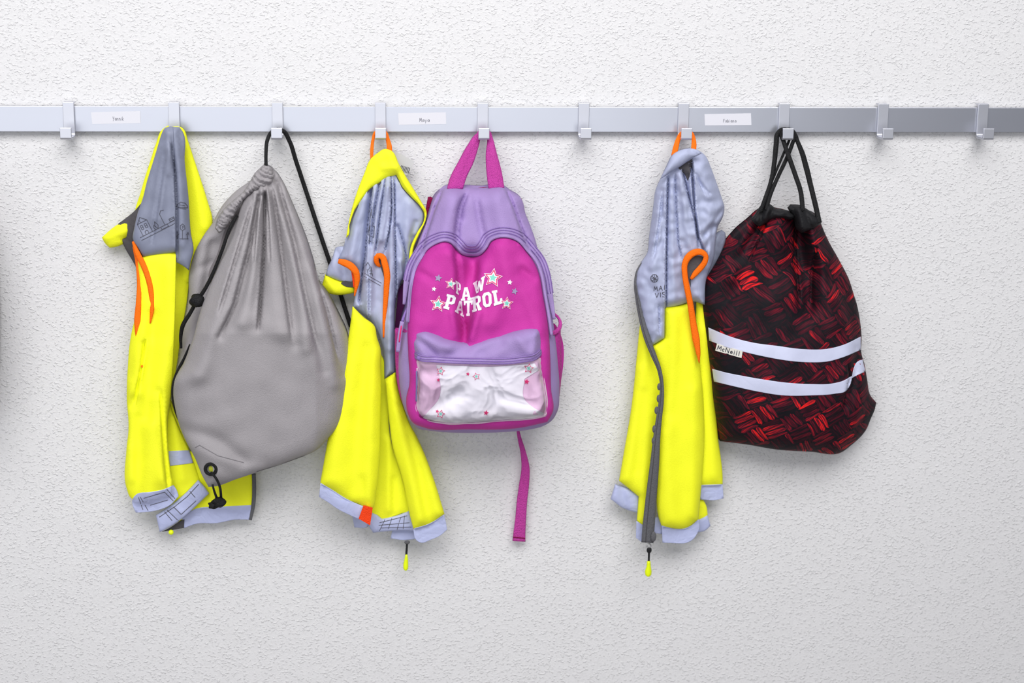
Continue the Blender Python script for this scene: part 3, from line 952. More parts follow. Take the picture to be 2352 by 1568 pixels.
# hanging loop
ribbon('hanging_loop', [(854, 368, 7, .036), (854, 345, 8, .034), (857, 320, 7, .030), (862, 303, 5, .0255), (874, 298, 5, .0245), (886, 303, 5, .0255), (890, 318, 9, .030), (894, 335, 12, .034), (894, 352, 14, .036)], None, M['orange'], V, thick=2)
# care tag
tg = [(896, 341), (953, 371), (934, 403), (900, 380)]
sheet('care_tag', tg, .022, M['tag'], V, thick=.6, smooth_outline=False)
decal('tag_print', strokes([[(922 + k * 3.2, 378 + k * .9 + 2), (918 + k * 3.2, 392 + k * 1.0)] for k in range(7)], 1.6), .022, M['ink'], V, lift=.4)
# shoulder behind on the left
sh = [(770, 569), (780, 566), (800, 566), (815, 600), (812, 650), (785, 646), (748, 632), (754, 612), (761, 598)]
ssh = Surf(.030, .006, 14, sh, folds=[([(772, 572), (785, 600), (792, 635)], -4, 6), ([(763, 600), (775, 630)], 2, 7)])
shy = [(747, 630), (785, 645), (815, 650), (815, 672), (800, 675), (772, 677), (750, 671), (739, 656)]
sheet('rear_shoulder_panel', shy, Surf(.026, .007, 16, shy, folds=[([(750, 640), (770, 670)], 3, 8)]), M['yellow'], V)
sheet('lining', [(783, 650), (800, 642), (818, 648), (818, 660), (790, 656)], .0335, M['lining'], V)
sheet('rear_shoulder', sh, ssh, M['silver'], V)
# rear grey sheet of the hood interior
GO = [(883, 342), (897, 344), (918, 380), (950, 434), (968, 468), (980, 486), (978, 505), (965, 530), (948, 573), (945, 608), (942, 625), (925, 640), (915, 665), (908, 700), (908, 780), (908, 856), (883, 870), (879, 802), (861, 752), (810, 705), (815, 680), (822, 622), (800, 606), (778, 594), (790, 566), (797, 546), (803, 515), (810, 480), (832, 405), (853, 363)]
f2 = [([(852, 434), (843, 510), (836, 590), (826, 690)], -9, (4, 6)), ([(872, 420), (860, 480), (850, 560)], -6, (3, 4)), ([(884, 412), (872, 480), (862, 540)], -8, (4, 5)),
      ([(896, 412), (896, 480), (892, 530), (880, 570)], -9, (4, 7)), ([(905, 418), (904, 540), (908, 650)], -7, (4, 7)), ([(912, 520), (930, 580), (932, 640)], -7, 5),
      ([(878, 430), (866, 500), (855, 600), (845, 720)], 5, (5, 8)), ([(890, 430), (885, 490), (876, 550)], 5, (4, 7)), ([(862, 440), (850, 520), (842, 640)], 4, (4, 7)),
      ([(836, 460), (815, 540), (805, 600)], 5, 12), ([(898, 520), (896, 640), (897, 800)], 6, (6, 9)), ([(940, 470), (935, 540), (920, 600)], 4, 14), ([(955, 510), (945, 545)], -4, 6), ([(950, 545), (930, 620)], -3, 5), ([(918, 600), (925, 640)], 4, 4)]
lap2 = [([(856, 430), (848, 500), (840, 590), (832, 640), (826, 700)], -8, 2, 16), ([(873, 420), (862, 480), (853, 560)], -4, 2, 10), ([(886, 412), (876, 480), (866, 560), (862, 590)], -7, 2, 10),
        ([(897, 410), (898, 480), (893, 530), (882, 580)], 8, 2, 12), ([(904, 414), (906, 560), (908, 660), (906, 780)], 7, 2, 12), ([(914, 520), (926, 560), (934, 610)], 5, 2, 8), ([(846, 640), (846, 740)], 3, 2, 8)]
sg = Surf(.034, .014, 26, GO, folds=f2[:2] + f2[5:], noise=(.5, 40), seed=7, laps=lap2)
inner = [(910, 399), (891, 405), (870, 419), (851, 431), (832, 456), (816, 480), (800, 516), (795, 546), (789, 566), (777, 594), (800, 606), (822, 622), (815, 680), (810, 705), (861, 752), (879, 802), (883, 870), (908, 856), (908, 780), (908, 700), (915, 665), (925, 640), (942, 625), (945, 608), (949, 573), (965, 530), (979, 505), (978, 484), (968, 470), (942, 448), (924, 429)]
sheet('reflective_lining', inner, sg, M['silver'], V, thick=2.5, res=3.5)
# hood, front fold
hood = [(853, 363), (868, 351), (883, 342), (897, 345), (918, 380), (934, 408), (950, 434), (968, 464), (980, 486), (978, 505), (966, 532), (949, 574), (947, 608), (944, 612), (941, 606), (942, 572), (958, 534), (973, 508), (974, 490), (966, 475), (942, 450), (924, 430), (914, 410), (910, 402), (891, 407), (870, 421), (851, 433), (832, 458), (816, 482), (804, 515), (798, 544), (795, 546), (800, 515), (808, 480), (822, 435), (836, 400)]
shd = Surf(.046, .007, 16, hood, folds=[([(900, 350), (905, 395)], 3, 12), ([(912, 385), (940, 435), (970, 475)], 3, 8), ([(855, 380), (830, 430)], -2, 12), ([(880, 385), (911, 383)], 3.0, 8)])
sheet('hood', hood, shd, M['yellow'], V, thick=2.2, res=5)
ribbon('hood_seam', [(798, 542, 2), (804, 516, 2.2), (816, 483, 2.4), (832, 459, 2.6), (851, 434, 2.6), (870, 422, 2.6), (891, 408, 2.6), (910, 402, 2.6), (914, 411, 2.4), (924, 431, 2.4), (942, 451, 2.4), (966, 476, 2.2), (973, 490, 2), (972, 508, 1.6)], .0475, M['lining'], V, thick=1.2)
# bodies
mid = [(868, 800), (884, 830), (897, 1005), (925, 1100), (945, 1180), (935, 1178), (877, 1193), (858, 1185), (840, 1165), (850, 1000)]
smid = Surf(.030, .003, 12, mid, folds=[([(893, 1010), (893, 1170)], 4, 9), ([(905, 1100), (905, 1180)], -3, 7)])
sheet('inner_body', mid, smid, M['yellow'], V)
h4 = [(901, 1218), (955, 1214), (957, 1237), (925, 1240), (897, 1236)]
sheet('rear_hem_band', h4, .024, M['hem'], V, thick=1.5)
sheet('rear_hem_band', [(809, 1184), (826, 1190), (850, 1205), (843, 1210), (814, 1211)], .024, M['hem'], V, thick=1.5)
h3 = [(853, 1176), (866, 1182), (877, 1191), (910, 1184), (939, 1173), (948, 1190), (957, 1219), (920, 1218), (885, 1220), (857, 1223), (847, 1206)]
sh3 = Surf(.032, .003, 8, h3, folds=[([(868, 1185), (862, 1220)], 2, 6), ([(915, 1185), (918, 1218)], -1.5, 5)])
sheet('inner_hem_band', h3, sh3, M['hem'], V)
decal('seam_lines', strokes([[(872, 1200), (935, 1184)], [(870, 1206), (940, 1200)], [(884, 1193), (872, 1218)], [(900, 1190), (892, 1214)], [(920, 1188), (912, 1216)], [(929, 1184), (926, 1214)], [(876, 1212), (945, 1210)]], 1.1), sh3, M['lining'], V, lift=.5)
lb = [(810, 703), (835, 728), (861, 750), (866, 775), (874, 800), (875, 850), (874, 950), (872, 1050), (864, 1130), (856, 1168), (845, 1178), (833, 1163), (796, 1147), (760, 1124), (735, 1111), (748, 1037), (760, 965), (780, 873), (800, 776)]
slb = Surf(.054, .010, 26, lb, folds=[([(830, 740), (790, 950), (770, 1100)], 4, 24), ([(858, 780), (852, 950), (846, 1140)], 4, 16), ([(845, 800), (822, 980), (812, 1130)], -2.5, 14), ([(830, 1100), (840, 1150)], -2, 9)], noise=(.4, 90))
sheet('front_body', lb, slb, M['yellow'], V)
hb = [(736, 1109), (760, 1123), (796, 1146), (835, 1163), (826, 1193), (800, 1181), (776, 1169), (753, 1153), (733, 1141)]
shb = Surf(.055, .005, 12, lb, extra=lambda X, Y: 3.5 * np.exp(-((Y - (1125 + (X - 735) * .55)) / 30) ** 2))
sheet('front_hem_band', hb, shb, M['hem'], V, thick=2)
sheet('side_tab', [(835, 1161), (856, 1167), (850, 1206), (824, 1191)], .0665, M['redtab'], V, thick=2.5)
rb = [(884, 871), (896, 862), (908, 855), (917, 901), (929, 940), (941, 973), (957, 1002), (973, 1037), (997, 1102), (1021, 1180), (989, 1203), (950, 1216), (941, 1182), (925, 1102), (901, 1021), (893, 957), (887, 900)]
srb = Surf(.046, .010, 22, rb, folds=[([(900, 880), (925, 1000), (965, 1190)], 4, 12), ([(918, 930), (955, 1050), (985, 1190)], -3, 9), ([(940, 985), (985, 1090), (1010, 1180)], 2, 9)])
sheet('front_body', rb, srb, M['yellow'], V)
sheet('front_hem_band', [(949, 1214), (989, 1201), (1020, 1181), (1024, 1198), (1027, 1216), (1012, 1229), (990, 1239), (966, 1246), (956, 1240)], srb, M['hem'], V, lift=1, thick=2)
# orange armholes
ribbon('armhole_binding', [(777, 599, 11, .052), (790, 603, 16, .054), (806, 611, 17, .056), (817, 624, 16, .056), (820, 645, 13, .053), (817, 665, 7, .050), (814, 680, 3, .048)], None, M['orange'], V, thick=4)
ribbon('armhole_binding', [(808, 622, 3, .050), (812, 640, 6, .050), (814, 660, 5, .049)], None, M['redtab'], V, thick=3)
sheet('lining', [(868, 592), (876, 590), (884, 610), (883, 640), (876, 618)], .0515, M['lining'], V, thick=1)
ribbon('armhole_binding', [(874, 612, 5, .050), (868, 607, 10, .053), (864, 597, 12, .056), (868, 587, 12, .058), (877, 589, 14, .058), (884, 606, 15, .058), (889, 632, 15, .057), (888, 660, 14, .055), (885, 700, 11, .052), (882, 740, 7, .049), (881, 775, 4, .046)], None, M['orange'], V, thick=4)
# prints
doo = [[(848, 560), (850, 500), (853, 480)], [(845, 540), (858, 545), (860, 520), (849, 517), (845, 540)], [(847, 552), (862, 560)], [(856, 500), (852, 485)], [(838, 628), (862, 642), (876, 650)], [(836, 634), (874, 656)], [(843, 618), (846, 632)], [(840, 610), (845, 602), (850, 612), (846, 620)], [(852, 632), (852, 612), (856, 634)], [(848, 622), (856, 622)], [(849, 628), (856, 629)]]
decal('printed_drawing', strokes(doo[:4], 1.0), sg, M['ink'], V, lift=.7)
decal('printed_drawing', strokes(doo[4:], 1.0), sg, M['ink'], V, lift=.7)
# zip pull
ball('zip_slider', 935, 1245, .027, 3.6, 2, 2.4, M['zip'], V)
cord('zip_cord', [(935, 1246, 5, .027), (934, 1262, 5, .027), (933, 1276, 5, .027)], M['blackcloth'], V)
ribbon('zip_pull', [(933.5, 1273, 5, .027), (933, 1285, 9, .027), (932, 1298, 12, .027), (932, 1306, 11, .027), (932, 1310, 5, .027)], None, M['gum'], V, thick=5, power=1)

# ================================================================ BACKPACK
K = thing('backpack', 'child\'s magenta and lavender backpack with white lettering and clear front pouch', 'backpack', 1095, 992, .03)
allo = [(1020, 434), (1060, 430), (1110, 432), (1159, 430), (1173, 440), (1197, 456), (1207, 490), (1217, 515), (1232, 559), (1241, 617), (1253, 661), (1264, 705), (1272, 749), (1281, 830), (1285, 900), (1280, 945), (1268, 965), (1250, 977), (1217, 986), (1155, 992), (1094, 994), (1033, 993), (982, 988), (961, 984), (945, 971), (931, 945), (920, 904), (915, 863), (915, 800), (922, 745), (936, 691), (939, 661), (946, 617), (953, 579), (965, 544), (977, 515), (986, 485), (997, 455)]

def vol(X, Y):  # sagging upper part, fuller lower part
    t = np.clip((Y - 430) / 380, 0, 1)
    return 6 + 38 * t ** 1.1


lapk = [([(1018, 437), (1000, 480), (980, 540), (966, 590)], -7, 4, 26), ([(1160, 434), (1176, 470), (1197, 530), (1222, 590)], 7, 4, 26),
        ([(1068, 440), (1052, 480), (1045, 530), (1048, 565)], 7, 7, 26), ([(1100, 450), (1108, 500), (1120, 560)], -3, 10, 24)]
topf = [([(1093, 450), (1090, 520), (1084, 590)], (-9, -14), (18, 30)), ([(1040, 450), (1025, 520), (1010, 570)], 8, 20), ([(1140, 450), (1155, 520), (1170, 570)], 8, 22), ([(1062, 440), (1060, 500)], -4, 9), ([(1195, 470), (1215, 560)], -5, 12)]
pf = [([(1084, 592), (1075, 650), (1062, 780)], (-26, -12), (20, 16)), ([(1062, 720), (1066, 782)], -10, (14, 8)), ([(1030, 570), (1000, 640), (985, 740)], 6, 26), ([(1150, 560), (1165, 640), (1130, 740)], 7, 24), ([(1100, 720), (1080, 775)], 5, 10), ([(1040, 720), (1052, 770)], 5, 10), ([(1200, 620), (1225, 640)], -4, 9), ([(965, 625), (990, 640)], -3, 8), ([(1190, 650), (1240, 760)], 3, 15)]
lapp = [([(1040, 570), (1048, 620), (1050, 690)], 8, 8, 30), ([(1100, 600), (1092, 680), (1075, 780)], -6, 9, 28), ([(1052, 700), (1062, 750), (1068, 785)], 6, 6, 20)]
sk = Surf(.028, .024, 48, allo, folds=topf[1:] + pf, extra=vol, noise=(.4, 120), seed=3, laps=lapk + lapp)
sheet('main_body', allo, sk, M['lav'], K, back=Surf(.012), res=8)
panel = [(940, 705), (947, 647), (956, 617), (968, 594), (983, 573), (1003, 561), (1021, 556), (1033, 559), (1047, 573), (1062, 586), (1082, 590), (1103, 587), (1118, 573), (1129, 556), (1144, 548), (1162, 547), (1188, 556), (1209, 579), (1229, 606), (1239, 632), (1247, 676), (1258, 740), (1264, 820), (1266, 894), (1270, 945), (1257, 969), (1196, 982), (1074, 986), (972, 981), (949, 971), (938, 953), (933, 920), (940, 884), (938, 820), (936, 761)]
sp = Surf(.037, .014, 22, panel, folds=pf, extra=vol, noise=(.6, 80), seed=11, laps=lapp)
# panel must sit above the main body everywhere
def sp_top(X, Y):
    return np.maximum(sp(X, Y) + .014, sk(X, Y) + .002)
sheet('front_panel', panel, sp_top, M['mag'], K, thick=4, res=6)
tc_ = [(937, 740), (940, 700), (946, 647), (954, 615), (967, 591), (982, 570), (1003, 557), (1021, 552), (1035, 555), (1050, 569), (1064, 582), (1083, 586), (1101, 583), (1115, 570), (1126, 552), (1143, 544), (1163, 543), (1190, 552), (1212, 576), (1233, 604), (1243, 632), (1251, 676), (1261, 735), (1266, 770)]
def off_line(pts, o):
    p = np.array(pts, float); t = np.gradient(p, axis=0); t /= np.linalg.norm(t, axis=1)[:, None]
    return p + np.stack([t[:, 1], -t[:, 0]], 1) * o
def sk_l(l):
    return lambda X, Y: np.maximum(sk(X, Y), sp(X, Y)) + l * MM
_zt = off_line(tc_, 12)[1:-1]
ribbon('zip_tape', [(x, y, 7 if k in (0, len(_zt) - 1) else 14 if k in (1, len(_zt) - 2) else 19) for k, (x, y) in enumerate(_zt)], sk_l(.8), M['lav'], K, thick=2.2, sides=12)
for o_, w_ in ((8, 2.0), (14, 2.2), (20, 1.8)):
    ribbon('zip_line', [(x, y, w_) for x, y in off_line(tc_, o_)[2:-2]], sk_l(2.1), M['lavdark'], K, thick=1.4, sides=6)
def rim_d(X, Y):
    return np.maximum(sp_top(X, Y), sk(X, Y)) + .001
ribbon('panel_piping', [(x, y, 8) for x, y in off_line(tc_, 1)], rim_d, M['lav'], K, thick=5, sides=12, power=1)
# top handles
def strap(nm, outl, folds, d0, d1, mat):
    y0 = min(p[1] for p in outl); y1 = max(p[1] for p in outl)
    s = Surf(0, .0025, 6, outl, folds=folds)
    return sheet(nm, outl, lambda X, Y: s(X, Y) + d0 + (d1 - d0) * (Y - y0) / (y1 - y0), mat, K, thick=2, res=5)
strap('carry_handle', [(1096, 306), (1104, 303), (1103, 320), (1097, 345), (1085, 380), (1074, 402), (1063, 434), (1026, 436), (1033, 410), (1053, 371), (1074, 333)], [([(1095, 310), (1060, 380), (1040, 430)], 2, 8)], .026, .044, M['magstrap'])
strap('carry_handle', [(1118, 303), (1128, 304), (1133, 320), (1140, 347), (1153, 397), (1159, 434), (1122, 434), (1117, 391), (1116, 350), (1119, 325)], [([(1130, 320), (1135, 380), (1140, 425)], 2, 8)], .026, .044, M['magstrap'])
ribbon('carry_handle', [(1098, 312, 8, .028), (1101, 303, 8, .0265), (1107, 298.5, 8, .0255), (1115, 298.5, 8, .0255), (1122, 303, 8, .0265), (1125, 312, 8, .028)], None, M['magstrap'], K, thick=3)
ribbon('top_binding', [(1022, 436, 5), (1060, 432, 4), (1085, 434, 5), (1110, 432, 5), (1155, 431, 4)], Surf(.030), M['crimson'], K, thick=4)
sheet('shoulder_strap_stub', [(983, 453), (990, 452), (998, 460), (990, 480), (982, 500), (979, 490)], .024, M['crimson'], K, thick=4)
sheet('shoulder_strap_stub', [(1186, 461), (1198, 456), (1202, 468), (1203, 492), (1192, 475)], .026, M['crimson'], K, thick=4)
# left side of the body, its shade put into dark plum cloth
sheet('shaded_side', [(944, 610), (935, 640), (918, 660), (912, 700), (906, 760), (925, 760), (940, 690), (946, 640)], .022, cloth('plum_shade_cloth', (.10, .01, .09), .8), K, thick=3)
# side pockets
smL = Surf(.034, .030, 40, allo, extra=lambda X, Y: np.clip((X - 905) * .25, 0, 12))
netL = [(907, 756), (925, 758), (940, 762), (943, 823), (949, 884), (949, 914), (936, 948), (924, 925), (914, 890), (909, 850), (907, 800)]
sheet('net_pocket', netL, Surf(.070, .010, 22, netL), M['net'], K, thick=1)
ribbon('pocket_binding', [(908, 756, 7, .066), (925, 758, 8, .078), (941, 764, 9, .086)], None, M['magstrap'], K, thick=3)
netR = [(1262, 766), (1276, 764), (1288, 754), (1289, 800), (1288, 884), (1284, 916), (1277, 945), (1267, 960), (1262, 930), (1262, 850)]
sheet('net_pocket', netR, Surf(.060, .012, 22, netR), M['net'], K, thick=1)
sheet('net_pocket_back', [(1264, 740), (1275, 745), (1284, 760), (1285, 900), (1278, 945), (1266, 955)], .045, M['mag'], K, thick=3)
ribbon('pocket_binding', [(1262, 765, 11, .080), (1273, 764, 11, .076), (1283, 756, 10, .070), (1287, 742, 8, .062), (1282, 729, 6, .054), (1270, 719, 7, .048)], None, M['magstrap'], K, thick=4)
# left zip puller
cord('zip_puller', [(940, 700, 5, .078), (932, 716, 6, .082), (924, 738, 7, .086)], M['lavdark'], K)
ribbon('zip_puller', [(924, 738, 10, .088), (919, 765, 10, .090), (914, 808, 10, .090)], None, M['lav'], K, thick=3)
ribbon('zip_puller', [(922, 748, 3, .0915), (919, 768, 3.5, .0920), (917, 785, 3, .0920)], None, M['redprint'], K, thick=1)
# front pocket
pouch = [(957, 827), (992, 831), (1094, 835), (1196, 833), (1241, 822), (1248, 828), (1252, 860), (1256, 884), (1261, 935), (1257, 957), (1237, 963), (1155, 971), (1074, 977), (992, 973), (961, 964), (952, 945), (953, 894), (955, 853)]
pall = [(948, 780), (953, 763), (976, 759), (1004, 766), (1033, 777), (1053, 784), (1070, 787), (1094, 784), (1125, 774), (1155, 765), (1186, 758), (1217, 752), (1235, 751), (1242, 760), (1245, 780), (1248, 828), (1256, 884), (1261, 935), (1257, 957), (1237, 963), (1155, 971), (1074, 977), (992, 973), (961, 964), (952, 945), (953, 894), (950, 820)]
ptop = [(948, 780), (953, 763), (976, 759), (1004, 766), (1033, 777), (1053, 784), (1070, 787), (1094, 784), (1125, 774), (1155, 765), (1186, 758), (1217, 752), (1235, 751), (1242, 760), (1245, 780), (1245, 808), (1237, 822), (1196, 829), (1094, 833), (992, 829), (955, 822), (948, 808)]
sq = Surf(.094, .026, 30, pall, folds=[([(956, 775), (1000, 815)], -5, 8), ([(1075, 800), (1030, 815)], -5, 14), ([(1230, 765), (1225, 810)], 3, 6), ([(1150, 790), (1100, 812)], -5, 12), ([(1190, 775), (1215, 810)], 4, 12), ([(975, 770), (1030, 800)], 3, 12)], noise=(.8, 60), seed=9)
sheet('pocket_top', ptop, sq, M['lav'], K, back=Surf(.085), res=6)
sq2 = Surf(.092, .026, 24, pall, folds=[([(960, 960), (1010, 925), (1060, 900)], -3, 14), ([(1160, 930), (1250, 955)], 3, 10), ([(960, 850), (1000, 850)], -2, 14)], noise=(.5, 70), seed=2)
sheet('pouch_backing', pouch, sq2, M['pink'], K, back=Surf(.085), res=8)
sheet('printed_sheet', [(1002, 838), (1060, 840), (1105, 842), (1160, 840), (1228, 834), (1238, 850), (1205, 870), (1204, 915), (1225, 935), (1252, 950), (1248, 958), (1150, 966), (1074, 971), (1000, 967), (970, 960), (988, 940), (1008, 915), (1010, 870)], sq2, M['white'], K, lift=1.2, thick=.6, res=10)


def star(cx, cy, r, rot=0, inner=.48):
    return [(cx + (r if k % 2 == 0 else r * inner) * math.sin(math.radians(rot + k * 36)), cy - (r if k % 2 == 0 else r * inner) * math.cos(math.radians(rot + k * 36))) for k in range(10)]


def stars(defs, surf, lift):
    """outlined stars: white rim, raspberry outline, white, mint heart"""
    for (cx, cy, r, rot) in defs:
        o = decal('printed_star', [star(cx, cy, r * 1.10, rot)], surf, M['white'], K, lift=lift)
        for nm, f, mt, l in (('star_outline', .98, 'redprint', .12), ('star_field', .72, 'white', .24), ('star_heart', .46, 'mint', .36)):
            decal(nm, [star(cx, cy, r * f, rot, .50)], surf, M[mt], o, lift=lift + l)


def C_(x, y):
    return (880 + x / 3.409, 280 + y / 3.409)


stars([(*C_(860, 1220), 21, 8), (*C_(530, 1268), 13, 10), (*C_(430, 1425), 18, 8), (*C_(968, 1420), 14.5, 5)], sp_top, 1.1)
decal('printed_star', [star(*C_(398, 1307), 5.8, 10)], sp_top, M['white'], K, lift=1.0)
decal('printed_star', [star(*C_(992, 1255), 6.5, 8)], sp_top, M['white'], K, lift=1.0)
decal('printed_star', [star(*C_(432, 1222), 9.0, 12)], sp_top, M['greyprint'], K, lift=1.0)
decal('printed_star', [star(*C_(1030, 1325), 8.2, 20)], sp_top, M['greyprint'], K, lift=1.0)


def D_(x, y):
    return (890 + x / 4.9, 700 + y / 4.9)


stars([(*D_(598, 745), 11, 12), (*D_(1000, 805), 9.5, -15), (*D_(1590, 714), 12.5, 10), (*D_(598, 1228), 11, 15)], sq2, 2.0)
for q in ((572, 845, 4.2), (1567, 865, 6.5), (1110, 1215, 6.5), (560, 1197, 4.2), (905, 778, 4.5)):
    decal('printed_star', [star(*D_(q[0], q[1]), q[2], 10)], sq2, M['redprint'], K, lift=2.1)
decal('clear_window', [[(962, 832), (992, 835), (1094, 839), (1196, 837), (1240, 826), (1248, 884), (1255, 935), (1250, 954), (1155, 966), (1074, 972), (992, 968), (962, 958), (958, 894)]], lambda X, Y: sq2(X, Y) + 2.4 * MM, M['vinyl'], K, lift=2.0, res=8)
ribbon('pouch_piping', [(957, 845, 6), (954, 895, 6), (953, 942, 7), (962, 961, 8), (992, 970, 8), (1074, 974, 8), (1155, 968, 8), (1237, 960, 8), (1256, 952, 7), (1259, 932, 6), (1254, 884, 6), (1248, 834, 6)], sq2, M['pink'], K, lift=1.5, thick=4, power=1)
ribbon('pocket_zip_tape', [(950, 815, 13), (962, 821, 14), (1000, 825, 15), (1094, 829, 15), (1196, 826, 15), (1232, 818, 14), (1245, 806, 10)], sq, M['lav'], K, lift=2.5, thick=4)
for dy, w_ in ((-5.5, 2.0), (.5, 2.2), (6, 1.8)):
    ribbon('zip_line', [(952, 815 + dy, w_), (962, 821 + dy, w_), (1000, 825 + dy, w_), (1094, 829 + dy, w_), (1196, 826 + dy, w_), (1232, 818 + dy, w_), (1243, 808 + dy, w_)], sq, M['lavdark'], K, lift=4.4, thick=1.4, sides=6)
ball('zip_slider', 963, 822, .118, 3.5, 2.5, 3.0, M['lavdark'], K)
cord('side_zip_pull', [(957, 852, 4, .116), (957, 885, 4, .118), (956, 922, 3.5, .116)], plain('blue_grey_cord', (.16, .15, .34), .6), K)
# hanging strap
ribbon('hanging_strap', [(1189, 985, 6, .022), (1193, 1005, 9, .020), (1202, 1040, 13, .016), (1207, 1075, 19, .014), (1204, 1110, 23, .013), (1199, 1150, 24, .013), (1196, 1190, 25, .013), (1193, 1225, 28, .013), (1192, 1243, 30, .013)], None, M['magstrap'], K, thick=2.2)
ribbon('strap_end_seam', [(1178, 1233, 2.5, .0145), (1207, 1236, 2.5, .0145)], None, M['crimson'], K, thick=1)

# lettering, drawn letter by letter
LET = {
    'P': ([[(.0, .0), (.75, .0), (1, .12), (1, .5), (.75, .62), (.45, .62), (.45, .84), (.6, .84), (.6, 1), (.0, 1), (.0, .84), (.12, .84), (.12, .16), (.0, .16)]], [[(.45, .17), (.62, .17), (.68, .22), (.68, .4), (.62, .46), (.45, .46)]]),
    'A': ([[(.32, .0), (.68, .0), (.9, .84), (1, .84), (1, 1), (.6, 1), (.6, .84), (.66, .84), (.63, .72), (.37, .72), (.34, .84), (.4, .84), (.4, 1), (.0, 1), (.0, .84), (.1, .84)]], [[(.5, .22), (.59, .56), (.41, .56)]]),
    'W': ([[(.0, .0), (.36, .0), (.36, .14), (.30, .14), (.36, .6), (.44, .14), (.58, .14), (.68, .6), (.73, .14), (.66, .14), (.66, .0), (1, .0), (1, .14), (.94, .14), (.80, 1), (.60, 1), (.51, .55), (.42, 1), (.22, 1), (.06, .14), (.0, .14)]], []),
    'T': ([[(.0, .0), (1, .0), (1, .3), (.84, .3), (.8, .17), (.66, .17), (.66, .84), (.78, .84), (.78, 1), (.22, 1), (.22, .84), (.34, .84), (.34, .17), (.2, .17), (.16, .3), (.0, .3)]], []),
    'R': ([[(.0, .0), (.7, .0), (.95, .12), (.95, .42), (.74, .55), (.9, .84), (1, .84), (1, 1), (.66, 1), (.48, .6), (.42, .6), (.42, .84), (.5, .84), (.5, 1), (.0, 1), (.0, .84), (.12, .84), (.12, .16), (.0, .16)]], [[(.42, .16), (.6, .16), (.66, .22), (.66, .38), (.6, .44), (.42, .44)]]),
    'O': ([[(.25, .0), (.75, .0), (1, .2), (1, .8), (.75, 1), (.25, 1), (.0, .8), (.0, .2)]], [[(.4, .2), (.6, .2), (.68, .3), (.68, .7), (.6, .8), (.4, .8), (.32, .7), (.32, .3)]]),
    'L': ([[(.0, .0), (.6, .0), (.6, .16), (.46, .16), (.46, .80), (.72, .80), (.78, .62), (1, .62), (1, 1), (.0, 1), (.0, .84), (.12, .84), (.12, .16), (.0, .16)]], []),
}


def letter(ch, quad):
    """polygons of a letter (holes cut by a slit) in px"""
    outer, holes = LET[ch]
    o = outer[0]
    if holes:
        h = holes[0][::-1]
        # bridge between nearest outer vertex and hole vertex
        best = min(((math.dist(a, b), i, j) for i, a in enumerate(o) for j, b in enumerate(h)), key=lambda t: t[0])
        i, j = best[1], best[2]
        oc = [o]
        q = quadmap([o, h], quad)
        return ('hole', q[0], q[1])
    return ('solid', quadmap([o], quad)[0], None)


def letters(defs, surf, mat, parent, lift):
    for ch, quad in defs:
        quad = [C_(*p) for p in quad]
        kind, o, h = letter(ch, quad)
        oo = spline(o, True, 4, 1)
        loops = [list(range(len(oo)))]
        allp = list(map(tuple, oo))
        if h is not None:
            hh = spline(h, True, 4, 1)
            hp = np.array(hh)
        r = delaunay_2d_cdt([Vector((float(a), -float(b))) for a, b in (allp + (list(map(tuple, hh)) if h is not None else []))],
                            ([] if h is None else [(len(oo) + k, len(oo) + (k + 1) % len(hh)) for k in range(len(hh))]), loops, 1, 1e-4)
        Vv = np.array([[v[0], -v[1]] for v in r[0]])
        faces = []
        for f in r[2]:
            c = Vv[list(f)].mean(0)
            if h is not None and inside(np.array([c[0]]), np.array([c[1]]), hp)[0]:
                continue
            faces.append(tuple(f))
        D = depth_of(surf, Vv[:, 0], Vv[:, 1]) + lift * MM
        me = bpy.data.meshes.new('printed_letter')
        me.from_pydata(P(Vv[:, 0], Vv[:, 1], D).tolist(), [], faces)
        link('printed_letter', me, mat, parent)


letters([('P', [(567, 1240), (608, 1264), (606, 1364), (570, 1340)]), ('A', [(612, 1297), (684, 1290), (694, 1392), (608, 1400)]), ('W', [(702, 1262), (800, 1200), (794, 1308), (712, 1352)]),
         ('P', [(500, 1346), (574, 1362), (545, 1478), (470, 1458)]), ('A', [(580, 1396), (634, 1408), (632, 1530), (562, 1484)]), ('T', [(630, 1400), (704, 1394), (690, 1516), (642, 1520)]),
         ('R', [(694, 1374), (766, 1352), (770, 1470), (698, 1490)]), ('O', [(772, 1342), (846, 1326), (852, 1440), (786, 1456)]), ('L', [(850, 1322), (920, 1312), (938, 1418), (868, 1440)])],
        sp_top, M['white'], K, 1.2)

# ================================================================ VEST 3 (right)
V = thing('safety_vest', 'yellow hi-vis vest with grey hood and dark zip, partly covering the red bag', 'vest', 1540, 1246, .02, 'children\'s hi-vis vests on the coat rail')
ribbon('hanging_loop', [(1548, 358, 13, .040), (1552, 340, 13, .036), (1557, 322, 11, .032), (1564, 306, 7, .0265), (1576, 299, 5, .0245), (1588, 304, 6, .0265), (1593, 318, 9, .031), (1594, 332, 12, .035), (1592, 350, 12, .040)], None, M['orange'], V, thick=2)
# rear grey flap right
rf = [(1645, 535), (1658, 528), (1666, 534), (1667, 550), (1662, 568), (1652, 590), (1642, 610), (1622, 645), (1600, 640), (1600, 560)]
sheet('rear_collar', rf, Surf(.024, .008, 16, rf, folds=[([(1660, 535), (1645, 590)], -3, 4), ([(1650, 540), (1638, 600)], 3, 4)]), M['silverdark'], V)
